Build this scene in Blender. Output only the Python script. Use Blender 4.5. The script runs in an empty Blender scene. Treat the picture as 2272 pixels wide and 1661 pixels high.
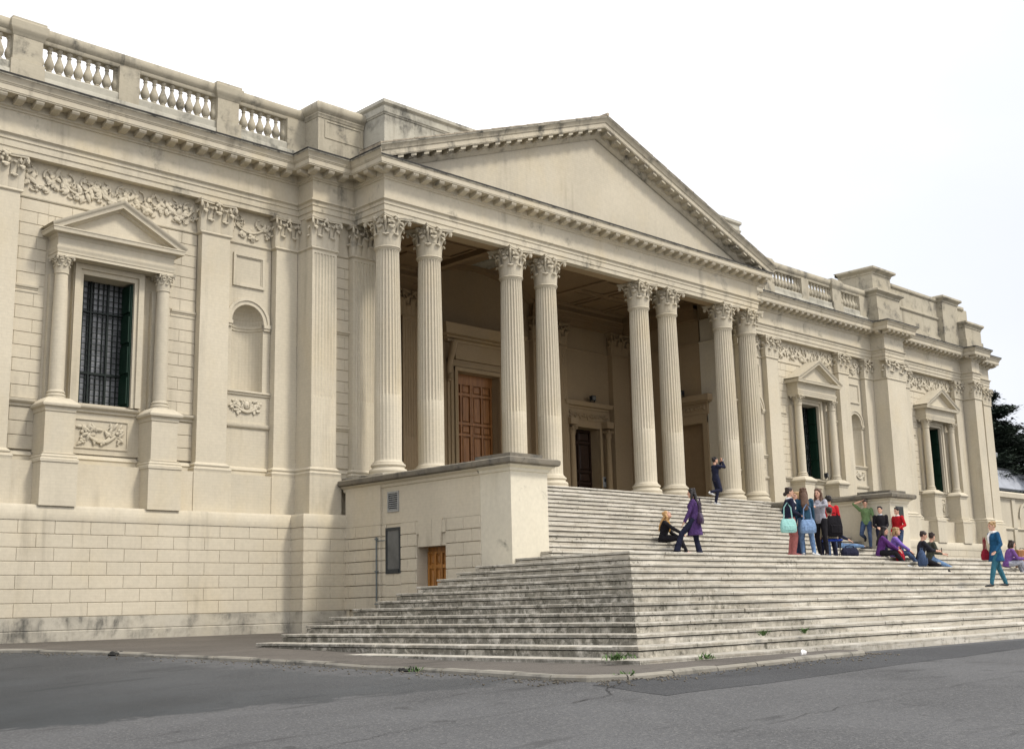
import bpy, bmesh, math, random
from mathutils import Vector, Matrix
R = math.radians
scene = bpy.context.scene
C = scene.collection
XM = 9.63                       # axis of the portico

# ------------------------------------------------------------------ mesh builder
class MB:
    def __init__(self, flip=False):
        self.v = []; self.f = []; self.flip = flip; self.mi = []; self.cur = 0
    def p(self, x, y, z):
        if self.flip: x = 2*XM - x
        self.v.append((x, y, z)); return len(self.v)-1
    def face(self, ids):
        self.f.append(tuple(ids)); self.mi.append(self.cur)
    def quad(self, a, b, c, d):
        self.face([self.p(*a), self.p(*b), self.p(*c), self.p(*d)])
    def poly(self, pts): self.face([self.p(*q) for q in pts])
    def box(self, x0, x1, y0, y1, z0, z1):
        i = [self.p(x, y, z) for z in (z0, z1) for (x, y) in ((x0,y0),(x1,y0),(x1,y1),(x0,y1))]
        for q in ((3,2,1,0),(4,5,6,7),(0,1,5,4),(1,2,6,5),(2,3,7,6),(3,0,4,7)):
            self.face([i[k] for k in q])
    def slab(self, x0, x1, y0, y1, z0, z1, g, along='x', front=1, amp=.006):
        """worn stone slab: uneven nosing edge; long side along x (front at y0) or along y (front at x0 if front>0 else x1)"""
        a, b = (x0, x1) if along == 'x' else (y0, y1); n = max(2, int((b-a)/.22)); rows = []
        for k in range(n+1):
            t = a+(b-a)*k/n; j = g.uniform(-amp, amp); d = g.uniform(-amp, amp)*.6
            if g.random() < .06: j += amp*2.4; d -= amp
            c = .010
            if along == 'x': q = [(t,y1,z0),(t,y0+j,z0),(t,y0+j,z1-c+d),(t,y0+j+c,z1+d*.5),(t,y1,z1)]
            elif front > 0: q = [(x1,t,z0),(x0+j,t,z0),(x0+j,t,z1-c+d),(x0+j+c,t,z1+d*.5),(x1,t,z1)]
            else: q = [(x0,t,z0),(x1-j,t,z0),(x1-j,t,z1-c+d),(x1-j-c,t,z1+d*.5),(x0,t,z1)]
            rows.append([self.p(*v) for v in q])
        for r, s in zip(rows, rows[1:]):
            for k in range(4): self.face([r[k], r[k+1], s[k+1], s[k]])
            self.face([r[4], r[0], s[0], s[4]])
        self.face(rows[0]); self.face(rows[-1][::-1])
    def chbox(self, x0, x1, y0, y1, z0, z1, c=.012):
        """box whose front (-Y) face is chamfered"""
        b = [self.p(x, y1, z) for x, z in ((x0,z0),(x1,z0),(x1,z1),(x0,z1))]
        m = [self.p(x, y0+c, z) for x, z in ((x0,z0),(x1,z0),(x1,z1),(x0,z1))]
        f = [self.p(x, y0, z) for x, z in ((x0+c,z0+c),(x1-c,z0+c),(x1-c,z1-c),(x0+c,z1-c))]
        for k in range(4):
            n = (k+1) % 4
            self.face([b[k], b[n], m[n], m[k]]); self.face([m[k], m[n], f[n], f[k]])
        self.face(f)
    def prism_x(self, poly, x0, x1):      # poly in (y,z)
        a = [self.p(x0, y, z) for y, z in poly]; b = [self.p(x1, y, z) for y, z in poly]
        n = len(poly)
        for k in range(n): self.face([a[k], a[(k+1)%n], b[(k+1)%n], b[k]])
        self.face(a[::-1]); self.face(b)
    def prism_y(self, poly, y0, y1):      # poly in (x,z)
        a = [self.p(x, y0, z) for x, z in poly]; b = [self.p(x, y1, z) for x, z in poly]
        n = len(poly)
        for k in range(n): self.face([a[k], b[k], b[(k+1)%n], a[(k+1)%n]])
        self.face(a); self.face(b[::-1])
    def sweep(self, prof, path, i0=0, i1=None, caps=True, top=None):
        """profile (out,z) swept along plan path with mitred corners; 'out' is to the right of travel"""
        n = len(path); i1 = n-1 if i1 is None else i1
        rows = []
        for i in range(n):
            ns = []
            for a, b in ((i-1, i), (i, i+1)):
                if a < 0 or b >= n: continue
                dx, dy = path[b][0]-path[a][0], path[b][1]-path[a][1]; l = math.hypot(dx, dy)
                ns.append((dy/l, -dx/l))
            if len(ns) == 1: mx, my = ns[0]
            else:
                k = 1 + ns[0][0]*ns[1][0] + ns[0][1]*ns[1][1]
                mx, my = (ns[0][0]+ns[1][0])/k, (ns[0][1]+ns[1][1])/k
            rows.append((mx, my))
        ids = {}
        for i in range(i0, i1+1):
            ids[i] = [self.p(path[i][0]+rows[i][0]*d, path[i][1]+rows[i][1]*d, z) for d, z in prof]
        for i in range(i0, i1):
            for k in range(len(prof)-1):
                if top is not None: self.cur = 1 if k >= top else 0
                self.face([ids[i][k], ids[i+1][k], ids[i+1][k+1], ids[i][k+1]])
        if top is not None: self.cur = 0
        if caps:
            self.face(ids[i0]); self.face(ids[i1][::-1])
    def lathe(self, prof, cx, cy, n=24, a0=0, a1=360, cap=True):
        full = abs(a1-a0) >= 360
        m = n if full else n+1
        rings = []
        for r, z in prof:
            rings.append([self.p(cx+r*math.cos(R(a0+(a1-a0)*k/n)), cy+r*math.sin(R(a0+(a1-a0)*k/n)), z) for k in range(m)])
        for a, b in zip(rings, rings[1:]):
            for k in range(n):
                q = (k+1) % m
                self.face([a[k], a[q], b[q], b[k]])
        if cap and full:
            self.face(rings[0][::-1]); self.face(rings[-1])
    def tube(self, pts, rad, n=8, xdir=None, cap=True):
        """round or elliptical tube through points; rad floats or (rx,ry)"""
        pts = [Vector(q) for q in pts]; rings = []; ref = Vector(xdir) if xdir else None
        for i, q in enumerate(pts):
            t = (pts[min(i+1, len(pts)-1)] - pts[max(i-1, 0)])
            if t.length < 1e-9: t = Vector((0,0,1))
            t.normalize()
            r = ref if ref is not None else (Vector((0,0,1)) if abs(t.z) < .9 else Vector((1,0,0)))
            u = (r - t*r.dot(t))
            if u.length < 1e-6: u = t.orthogonal()
            u.normalize(); w = t.cross(u)
            if ref is None: ref = u
            rr = rad[i] if isinstance(rad, (list, tuple)) else rad
            rx, ry = rr if isinstance(rr, (list, tuple)) else (rr, rr)
            rings.append([self.p(*(q + u*rx*math.cos(2*math.pi*k/n) + w*ry*math.sin(2*math.pi*k/n))) for k in range(n)])
        for a, b in zip(rings, rings[1:]):
            for k in range(n):
                self.face([a[k], a[(k+1)%n], b[(k+1)%n], b[k]])
        if cap: self.face(rings[0][::-1]); self.face(rings[-1])
    def ball(self, c, r, n=8, m=6, rot=None):
        """ellipsoid; r float or 3 radii; rot a 3x3 Matrix"""
        rx, ry, rz = r if isinstance(r, (list, tuple)) else (r, r, r)
        c = Vector(c)
        def q(a, b):
            w = Vector((rx*math.cos(a)*math.cos(b), ry*math.sin(a)*math.cos(b), rz*math.sin(b)))
            if rot is not None: w = rot @ w
            return self.p(*(c+w))
        top = q(0, math.pi/2); bot = q(0, -math.pi/2)
        rings = [[q(2*math.pi*k/n, -math.pi/2+math.pi*j/m) for k in range(n)] for j in range(1, m)]
        for a, b in zip(rings, rings[1:]):
            for k in range(n): self.face([a[k], a[(k+1)%n], b[(k+1)%n], b[k]])
        for k in range(n):
            self.face([bot, rings[0][(k+1)%n], rings[0][k]]); self.face([top, rings[-1][k], rings[-1][(k+1)%n]])
    def merge(self, o, M=None):
        b = len(self.v)
        for q in o.v:
            w = M @ Vector(q) if M is not None else q
            self.p(*w)
        for f, m in zip(o.f, o.mi): self.f.append(tuple(b+k for k in f)); self.mi.append(m)
    def pieces(self, tol=.05):
        """separate pieces that stand clear of each other"""
        n = len(self.v); par = list(range(n))
        def find(a):
            while par[a] != a: par[a] = par[par[a]]; a = par[a]
            return a
        for f in self.f:
            r0 = find(f[0])
            for k in f[1:]: par[find(k)] = r0
        comp = {}
        for f, m in zip(self.f, self.mi): comp.setdefault(find(f[0]), []).append((f, m))
        items = []
        for fs in comp.values():
            ids = {k for f, _ in fs for k in f}; P = [self.v[k] for k in ids]
            items.append([tuple(min(p[i] for p in P)-tol for i in range(3)), tuple(max(p[i] for p in P)+tol for i in range(3)), fs])
        groups = list(range(len(items)))
        def gf(a):
            while groups[a] != a: groups[a] = groups[groups[a]]; a = groups[a]
            return a
        for i in range(len(items)):
            for j in range(i):
                a, b = items[i], items[j]
                if all(a[0][k] <= b[1][k] and b[0][k] <= a[1][k] for k in range(3)): groups[gf(i)] = gf(j)
        out = {}
        for i, it in enumerate(items): out.setdefault(gf(i), []).extend(it[2])
        res = []
        for fs in out.values():
            q = MB(); mp = {}
            for f, m in fs:
                for k in f:
                    if k not in mp: mp[k] = len(q.v); q.v.append(self.v[k])
                q.f.append(tuple(mp[k] for k in f)); q.mi.append(m)
            res.append(q)
        return res
    def mesh(self, name, mats, smooth=None, weld=True):
        me = bpy.data.meshes.new(name)
        me.from_pydata(self.v, [], self.f)
        mats = mats if isinstance(mats, (list, tuple)) else [mats]
        for m in mats: me.materials.append(m)
        if len(mats) > 1: me.polygons.foreach_set('material_index', self.mi)
        bm = bmesh.new(); bm.from_mesh(me)
        if weld: bmesh.ops.remove_doubles(bm, verts=bm.verts, dist=1e-5)
        bmesh.ops.recalc_face_normals(bm, faces=bm.faces)
        bm.to_mesh(me); bm.free()
        if smooth is not None:
            me.polygons.foreach_set('use_smooth', [True]*len(me.polygons))
            me.set_sharp_from_angle(angle=R(smooth))
        me.update()
        return me
    def build(self, name, mats, parent=None, smooth=None, weld=True, loc=None):
        return link(name, self.mesh(name, mats, smooth, weld), parent, loc)

def link(name, me, parent=None, loc=None):
    o = bpy.data.objects.new(name, me); C.objects.link(o)
    if parent is not None: o.parent = parent
    if loc: o.location = loc
    return o
def tag(o, label=None, cat=None, group=None, kind=None):
    if label: o['label'] = label
    if cat: o['category'] = cat
    if group: o['group'] = group
    if kind: o['kind'] = kind
    return o
def empty(name, loc=(0,0,0), rz=0, **kw):
    o = bpy.data.objects.new(name, None); C.objects.link(o)
    o.empty_display_size = .2
    o.location = loc; o.rotation_euler = (0, 0, R(rz)); tag(o, **kw); return o
def copy_tree(o, parent=None):
    c = o.copy(); C.objects.link(c); c.parent = parent
    for ch in list(o.children): copy_tree(ch, c)
    return c

# ------------------------------------------------------------------ materials
def newmat(name):
    m = bpy.data.materials.new(name); m.use_nodes = True
    nt = m.node_tree; nt.nodes.clear()
    out = nt.nodes.new('ShaderNodeOutputMaterial'); b = nt.nodes.new('ShaderNodeBsdfPrincipled')
    nt.links.new(b.outputs[0], out.inputs[0])
    return m, nt, b
class G:
    """tiny node helper"""
    def __init__(self, nt): self.nt = nt
    def n(self, t, **kw):
        x = self.nt.nodes.new(t)
        for k, v in kw.items(): setattr(x, k, v)
        return x
    def l(self, a, b): self.nt.links.new(a, b)
    def pos(self):
        return self.n('ShaderNodeNewGeometry').outputs['Position']
    def mapv(self, v, sc, loc=(0,0,0)):
        m = self.n('ShaderNodeMapping'); m.inputs['Scale'].default_value = sc; m.inputs['Location'].default_value = loc
        self.l(v, m.inputs['Vector']); return m.outputs[0]
    def noise(self, v, scale, detail=5, rough=.55, dist=0):
        t = self.n('ShaderNodeTexNoise'); t.inputs['Scale'].default_value = scale; t.inputs['Detail'].default_value = detail
        t.inputs['Roughness'].default_value = rough; t.inputs['Distortion'].default_value = dist
        self.l(v, t.inputs['Vector']); return t.outputs['Fac']
    def ramp(self, v, a, b, lo=0., hi=1.):
        m = self.n('ShaderNodeMapRange'); m.inputs[1].default_value = a; m.inputs[2].default_value = b
        m.inputs[3].default_value = lo; m.inputs[4].default_value = hi; m.interpolation_type = 'SMOOTHSTEP'
        self.l(v, m.inputs[0]); return m.outputs[0]
    def math(self, op, a, b):
        m = self.n('ShaderNodeMath', operation=op)
        for i, q in enumerate((a, b)):
            if isinstance(q, (int, float)): m.inputs[i].default_value = q
            else: self.l(q, m.inputs[i])
        return m.outputs[0]
    def mix(self, f, a, b, mode='MIX'):
        m = self.n('ShaderNodeMix', data_type='RGBA', blend_type=mode)
        for s, q in ((m.inputs[0], f), (m.inputs[6], a), (m.inputs[7], b)):
            if isinstance(q, (int, float)): s.default_value = q
            elif isinstance(q, tuple): s.default_value = (*q, 1) if len(q) == 3 else q
            else: self.l(q, s)
        return m.outputs[2]
    def bump(self, b, h, strength, dist=.02):
        u = self.n('ShaderNodeBump'); u.inputs['Strength'].default_value = strength; u.inputs['Distance'].default_value = dist
        self.l(h, u.inputs['Height']); self.l(u.outputs[0], b.inputs['Normal'])
    def wallv(self, v):
        s = self.n('ShaderNodeSeparateXYZ'); self.l(v, s.inputs[0])
        c = self.n('ShaderNodeCombineXYZ'); self.l(self.math('ADD', s.outputs[0], s.outputs[1]), c.inputs[0]); self.l(s.outputs[2], c.inputs[1])
        return c.outputs[0], s
    def brick(self, v, w, h, mortar, offset=.5):
        t = self.n('ShaderNodeTexBrick'); t.offset = offset
        t.inputs['Scale'].default_value = 1; t.inputs['Brick Width'].default_value = w; t.inputs['Row Height'].default_value = h
        t.inputs['Mortar Size'].default_value = mortar; t.inputs['Mortar Smooth'].default_value = .3
        self.l(v, t.inputs['Vector'])
        return t

def sc(c, k): return tuple(x*k for x in c)
def stone(name, base, stain=.35, dark=0., lines=.06, warm=.5, streak=(2.4,2.4,.2), dscale=1.3, rough=.9):
    m, nt, b = newmat(name); g = G(nt); P = g.pos()
    col = g.mix(g.ramp(g.noise(P, .32, 4), .3, .7), sc(base, .92), sc(base, 1.07))
    isl = g.n('ShaderNodeNewGeometry').outputs['Random Per Island']
    col = g.mix(g.math('MULTIPLY', isl, .13), col, sc(base, .62))
    warmc = (base[0]*1.0, base[1]*.95, base[2]*.84)
    col = g.mix(g.math('MULTIPLY', g.ramp(g.noise(g.mapv(P, (1,1,.6), (31,7,3)), .8, 5), .45, .75), warm), col, warmc)
    col = g.mix(g.ramp(g.noise(P, 9, 6, .6), .25, .75), g.mix(.09, col, (0,0,0)), col)
    st = g.ramp(g.noise(g.mapv(P, streak), 1.0, 6, .6), .52, .78)
    st = g.math('MULTIPLY', st, g.ramp(g.noise(P, .45, 3), .38, .62))
    col = g.mix(g.math('MULTIPLY', st, stain), col, sc((.25,.22,.17), .7))
    wv, s = g.wallv(P)
    if lines > 0:
        t = g.brick(wv, .24, .0785, .006)
        col = g.mix(g.math('MULTIPLY', t.outputs['Fac'], lines*2.2), col, sc(base, .55))
    if dark > 0:
        d = g.ramp(g.noise(P, dscale, 9, .68, .3), .60-.30*dark, .76-.22*dark)
        d2 = g.ramp(g.noise(g.mapv(P, (3,3,.5)), 1.4, 7, .65), .42, .62)
        d = g.math('MULTIPLY', d, g.math('ADD', g.math('MULTIPLY', d2, .6), .4))
        col = g.mix(g.math('MULTIPLY', d, min(1, .78+.3*dark)), col, g.mix(g.ramp(g.noise(P, 5, 5), .35, .65), (.05,.05,.045), (.13,.125,.11)))
    g.l(col, b.inputs['Base Color']); b.inputs['Roughness'].default_value = rough
    b.inputs['Specular IOR Level'].default_value = .2
    h = g.math('ADD', g.noise(P, 55, 6, .65), g.math('MULTIPLY', g.noise(P, 8, 4), .8))
    g.bump(b, h, .35, .008)
    return m
STONE = (.545, .495, .390)
M = {}
M['stone'] = stone('stucco_stone', STONE, .45, 0, .07)
M['wall'] = stone('painted_brick_wall', sc(STONE, .97), .4, 0, .09)
M['carved'] = stone('carved_stone', sc(STONE, .95), .5, .12, 0)
M['block'] = stone('rusticated_block', (.55,.498,.392), .5, 0, .06, .45)
M['cornice'] = stone('cornice_stone', sc(STONE, .96), .6, .20, 0, .6)
M['cap'] = stone('weathered_coping', (.36,.335,.27), .9, .72, 0, .3, dscale=1.8)
M['parapet'] = stone('parapet_stone', (.44,.40,.31), .9, .40, .04, .3)
M['attic'] = stone('stained_attic_stone', (.45,.43,.36), .9, .46, .05, .15, (1.6,1.6,.16), .9)
M['coping'] = stone('dark_lichened_coping', (.19,.17,.135), .9, .62, 0, .3, dscale=2.4)
M['rake'] = stone('stained_raking_cornice', sc(STONE, .92), .9, .46, 0, .4)
M['plinth'] = stone('weathered_plinth', (.44,.41,.34), .8, .55, 0, .4, dscale=1.1)
M['pier'] = stone('pale_pier_stone', (.60,.56,.455), .18, .05, 0, .25)  # paler base than the surrounding stone
M['soffit'] = stone('shade_darkened_soffit', (.245,.17,.095), .3, 0, .02, .8)  # stone browned and darkened so the portico's deep shade sits in the colour
M["inner"] = stone("shade_darkened_loggia", (.32,.24,.145), .3, 0, .05, .6)  # darker copy of the wall stone, loggia shade put into its colour

def steps_mat(name, base, grime, flankgrime):
    m, nt, b = newmat(name); g = G(nt); P = g.pos()
    col = g.mix(g.ramp(g.noise(P, .9, 5), .3, .7), sc(base,.84), sc(base,1.10))
    isl = g.n('ShaderNodeNewGeometry').outputs['Random Per Island']
    col = g.mix(g.math('MULTIPLY', isl, .14), col, sc(base, .5))
    col = g.mix(g.ramp(g.noise(g.mapv(P,(1.2,1.2,14)), 2.2, 6, .6), .45, .7), col, sc((.42,.38,.31),.9))
    wv, s = g.wallv(P)
    t = g.brick(wv, 1.42, .1565, .006, .37)
    col = g.mix(g.math('MULTIPLY', t.outputs['Fac'], .45), col, (.08,.075,.06))
    col = g.mix(g.ramp(g.noise(g.mapv(P,(.8,.8,6.4),(4,2,9)), 1.0, 1), .56, .60), col, g.mix(.35, col, (.68,.65,.58)))
    fine = g.ramp(g.noise(g.mapv(P,(1,1,.8)), 9, 8, .75, .5), .50, .66)
    big = g.ramp(g.noise(P, 1.1, 5, .6, .4), .42, .62)
    d = g.math('MULTIPLY', fine, g.math('ADD', g.math('MULTIPLY', big, .8), .2))
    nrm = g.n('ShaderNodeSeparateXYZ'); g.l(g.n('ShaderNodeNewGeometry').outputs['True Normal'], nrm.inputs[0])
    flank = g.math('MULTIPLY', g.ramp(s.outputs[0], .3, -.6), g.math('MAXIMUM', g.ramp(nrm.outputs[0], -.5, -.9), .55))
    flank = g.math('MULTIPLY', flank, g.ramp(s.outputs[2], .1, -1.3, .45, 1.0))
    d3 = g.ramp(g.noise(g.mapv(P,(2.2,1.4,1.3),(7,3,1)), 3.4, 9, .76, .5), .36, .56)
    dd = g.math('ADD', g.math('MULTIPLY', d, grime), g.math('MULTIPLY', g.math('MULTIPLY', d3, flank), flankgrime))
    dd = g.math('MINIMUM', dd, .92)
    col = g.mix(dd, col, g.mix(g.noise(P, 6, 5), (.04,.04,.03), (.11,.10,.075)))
    g.l(col, b.inputs['Base Color']); b.inputs['Roughness'].default_value = .82
    b.inputs['Specular IOR Level'].default_value = .25
    g.bump(b, g.math('ADD', g.noise(P, 40, 6, .65), g.noise(P, 6, 5)), .5, .012)
    return m
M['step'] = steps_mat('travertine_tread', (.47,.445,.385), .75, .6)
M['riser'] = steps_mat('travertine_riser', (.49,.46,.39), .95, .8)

def asphalt(name, base, fleck, patch=.25, stain=None):
    m, nt, b = newmat(name); g = G(nt); P = g.pos()
    col = g.mix(g.ramp(g.noise(P, .35, 5, .6, .5), .3, .7), sc(base, 1-patch), sc(base, 1+patch))
    v = g.n('ShaderNodeTexVoronoi'); v.inputs['Scale'].default_value = 55; g.l(P, v.inputs['Vector'])
    col = g.mix(g.ramp(v.outputs['Color'], .55, .95), col, fleck)
    col = g.mix(g.ramp(g.noise(P, 30, 4, .7), .52, .75), col, sc(base, .45))
    col = g.mix(g.ramp(g.noise(g.mapv(P,(.5,2.2,1)), .9, 6, .6), .58, .72), col, sc(base, .62))
    col = g.mix(g.ramp(g.noise(P, 1.7, 3, .5, .8), .66, .72), col, g.mix(.4, col, (.02,.02,.02)))
    if stain:                                                # older resurfacing, feathered edge
        sx = g.n('ShaderNodeSeparateXYZ'); g.l(P, sx.inputs[0]); X, Y = sx.outputs[0], sx.outputs[1]
        e1 = g.math('SUBTRACT', Y, g.math('ADD', g.math('MULTIPLY', X, -.53), -11.69))
        e2 = g.math('SUBTRACT', Y, g.math('ADD', g.math('MULTIPLY', X, -.27), -7.47))
        f = g.math('MINIMUM', g.math('MAXIMUM', e1, e2), g.math('MULTIPLY', g.math('SUBTRACT', -9.4, X), .8))
        f = g.math('ADD', f, g.ramp(g.noise(P, 1.6, 7, .65, .4), .25, .75, -.42, .42))
        msk = g.math('MULTIPLY', g.ramp(f, -.10, .22), g.ramp(X, -15.5, -9.2, 1.0, .42))
        col = g.mix(msk, col, g.mix(g.ramp(g.noise(P, .8, 5), .3, .7), sc(stain, .8), sc(stain, 1.25)))
    g.l(col, b.inputs['Base Color']); b.inputs['Roughness'].default_value = .88
    b.inputs['Specular IOR Level'].default_value = .3
    g.bump(b, g.math('ADD', v.outputs['Distance'], g.noise(P, 80, 3)), .6, .012)
    return m
M['road'] = asphalt('worn_asphalt', (.076,.077,.079), (.135,.135,.132), .2, (.030,.034,.036))
M['patch2'] = asphalt('newer_asphalt', (.045,.047,.050), (.078,.078,.078), .16)
M['patch3'] = asphalt('old_asphalt_edge', (.054,.056,.058), (.095,.095,.094), .22)
M['patch'] = asphalt('dark_asphalt', (.032,.036,.038), (.06,.062,.062), .30)
M['pave'] = asphalt('pavement_asphalt', (.092,.082,.071), (.13,.118,.10), .2)
M['kerb'] = stone('travertine_kerb', (.25,.235,.20), .8, .5, 0, .3)
M['ground'] = asphalt('bare_ground', (.13,.115,.09), (.2,.18,.15))

def plain(name, c, rough=.7, metal=0, var=.12, scale=12, bump=.1, spec=.3, coat=0):
    m, nt, b = newmat(name); g = G(nt)
    tc = g.n('ShaderNodeTexCoord').outputs['Object']
    nz = g.noise(tc, scale, 5)
    col = g.mix(g.ramp(nz, .3, .7), sc(c, 1-var), tuple(min(1, x*(1+var)) for x in c))
    g.l(col, b.inputs['Base Color']); b.inputs['Roughness'].default_value = rough; b.inputs['Metallic'].default_value = metal
    b.inputs['Specular IOR Level'].default_value = spec
    if bump: g.bump(b, nz, bump, .01)
    return m
def wood(name, c):
    m, nt, b = newmat(name); g = G(nt); P = g.pos()
    n = g.noise(g.mapv(P,(14,14,.9)), 1.2, 6, .6, .6)
    col = g.mix(g.ramp(n, .3, .7), sc(c, .62), sc(c, 1.18))
    g.l(col, b.inputs['Base Color']); b.inputs['Roughness'].default_value = .45
    g.bump(b, n, .2, .006); return m
M['oak'] = wood('varnished_oak', (.29,.125,.036))
M['oak2'] = wood('orange_door_wood', (.37,.16,.034))
M['darkwood'] = wood('dark_door_wood', (.030,.014,.007))
M['lead'] = plain('lead_flashing', (.035,.034,.032), .7, 0, .4, 3)
M['black'] = plain('black_iron', (.015,.016,.017), .5)
M['green'] = plain('green_shutter_paint', (.004,.022,.012), .5)
M['darkgreen'] = plain('dark_green_frame', (.006,.012,.009), .5)
M['grey'] = plain('grey_metal', (.30,.31,.31), .5, .3)
M['pipe'] = plain('blue_grey_pipe_paint', (.13,.15,.15), .5)
M['frame'] = plain('dark_grey_frame', (.03,.035,.038), .5)
M['void'] = plain('dark_interior', (.012,.011,.010), .9)
def glass(name, c, rough):
    m, nt, b = newmat(name); g = G(nt); P = g.pos()
    g.l(g.mix(g.ramp(g.noise(P, 3, 3), .35, .65), sc(c,.6), sc(c,1.3)), b.inputs['Base Color'])
    b.inputs['Roughness'].default_value = rough; b.inputs['Specular IOR Level'].default_value = .6
    g.bump(b, g.noise(P, 2.2, 2), .08, .02); return m
M['glass'] = glass('window_glass', (.165,.172,.18), .42)
M['frost'] = plain('frosted_glass', (.13,.13,.122), .75, 0, .15, 3, .05, .15)
M['slate'] = plain('pale_grey_roof', (.30,.32,.36), .6, 0, .1, 1.5)
M['tile'] = plain('roof_tile', (.30,.26,.20), .9, 0, .3, 5)
M['leafdark'] = plain('cedar_needles', (.026,.042,.028), .8, 0, .45, 1.2, 0)
M['bark'] = plain('bark', (.09,.065,.045), .9)
M['weed'] = plain('weed_leaf', (.07,.13,.035), .7, 0, .4, 9, 0)
# ------------------------------------------------------------------ levels and planes of the building
YA, W, YB, YF, YC = 11.10, 11.35, 10.37, 8.93, 9.27   # pilaster face, wall face, bay face, portico frieze, column axis
ZN, ZA, ZT = 9.10, 10.03, 11.76                         # astragal, underside of architrave, top of cornice
ZL, RU, TU, YU = 2.55, .168, .39, 3.16
rnd = random.Random(7)

museum = empty('museum_building', (0,0,0), label='cream neoclassical museum with a pedimented eight-column portico', cat='building')
def part(mb, name, m, parent=museum, smooth=None):
    """one part per separate piece"""
    o = None
    for q in sorted(mb.pieces(), key=lambda q: -len(q.f)):
        r = q.build(name, m, parent, smooth); o = o or r
    return o

# ---- acanthus leaf, capitals
def leaf(mb, o, out, tan, h, proj, w, tip=True):
    o, out, tan = Vector(o), Vector(out).normalized(), Vector(tan).normalized(); z = Vector((0,0,1))
    pts = [o+out*.01, o+out*.022+z*h*.35, o+out*.03+z*h*.7, o+out*(.03+proj*.35)+z*h*.93, o+out*(.03+proj*.8)+z*h*1.0, o+out*(.03+proj*1.15)+z*h*.93, o+out*(.03+proj*1.1)+z*h*.84]
    wid = [w*.5, w*.52, w*.5, w*.46, w*.40, w*.33, w*.16]
    mb.tube(pts, [(a, .02) for a in wid], 8, xdir=tan)
    if tip:
        mb.ball(o+out*(.03+proj*.9)+z*h*.95, (w*.40, .028, .032), 8, 5, Matrix((tan, out, z)).transposed())
def volute(mb, o, d, h, L, r=.03):
    o, d, z = Vector(o), Vector(d).normalized(), Vector((0,0,1))
    pts = [o, o+d*L*.25+z*h*.55, o+d*L*.62+z*h*.92, o+d*L*.9+z*h*.98, o+d*L*1.02+z*h*.82, o+d*L*.95+z*h*.64, o+d*L*.8+z*h*.66, o+d*L*.78+z*h*.78]
    r *= .82; mb.tube(pts, [r, r*1.2, r*1.3, r*1.35, r*1.3, r*1.1, r*.9, r*.5], 7)
    mb.ball(o+d*L*.88+z*h*.78, (.04,.04,.05), 7, 5)
def rosette(mb, c, r, n=5):
    c = Vector(c)
    mb.ball(c, r*.5, 6, 5)
    for k in range(n):
        a = 2*math.pi*k/n; mb.ball(c+Vector((math.cos(a)*r*.7, 0, math.sin(a)*r*.7)), (r*.45, r*.35, r*.45), 6, 4)

def round_capital():
    mb = MB()
    mb.lathe([(.335,-.02),(.335,.40),(.36,.60),(.42,.74),(.43,.80)], 0, 0, 24)
    for k in range(8):
        for off, h, pr, w, r0 in ((0,.34,.085,.23,.335), (22.5,.58,.115,.25,.338)):
            a = R(45*k+off); d = (math.cos(a), math.sin(a), 0); t = (-math.sin(a), math.cos(a), 0)
            leaf(mb, (d[0]*r0, d[1]*r0, 0), d, t, h, pr, w)
    for k in range(4):
        a = R(45+90*k); d = Vector((math.cos(a), math.sin(a), 0))
        volute(mb, d*.37+Vector((0,0,.42)), d, .38, .30, .032)
        for s in (-1, 1):
            a2 = R(45+90*k+s*27); d2 = Vector((math.cos(a2), math.sin(a2), 0)); t2 = Vector((-math.sin(a2), math.cos(a2), 0))
            volute(mb, d2*.37+Vector((0,0,.45)), (d2*.5-t2*s*.85), .30, .16, .022)
            leaf(mb, d2*.37+Vector((0,0,.38)), d2, t2, .30, .10, .16)
        a = R(90*k); d = Vector((math.cos(a), math.sin(a), 0))
        c = d*.455+Vector((0,0,.82)); mb.ball(c, .065, 8, 6)
        for j in range(5):
            b = R(72*j); mb.ball(c+Vector((-d.y*math.cos(b)*.07, d.x*math.cos(b)*.07, math.sin(b)*.07)), .04, 6, 4)
    for z0, z1, k in ((.80,.85,.96),(.85,.89,1.0)):
        pts = []
        for q in range(4):
            for s in range(9):
                u = -1+2*s/8; x = u*.52*k; y = -(.40+.13*u*u)*k
                ang = R(90*q); pts.append((x*math.cos(ang)-y*math.sin(ang), x*math.sin(ang)+y*math.cos(ang)))
        lo = [mb.p(x, y, z0) for x, y in pts]; hi = [mb.p(x, y, z1) for x, y in pts]
        n = len(pts)
        for i in range(n): mb.face([lo[i], lo[(i+1)%n], hi[(i+1)%n], hi[i]])
        mb.face(lo[::-1]); mb.face(hi)
    return mb
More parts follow.
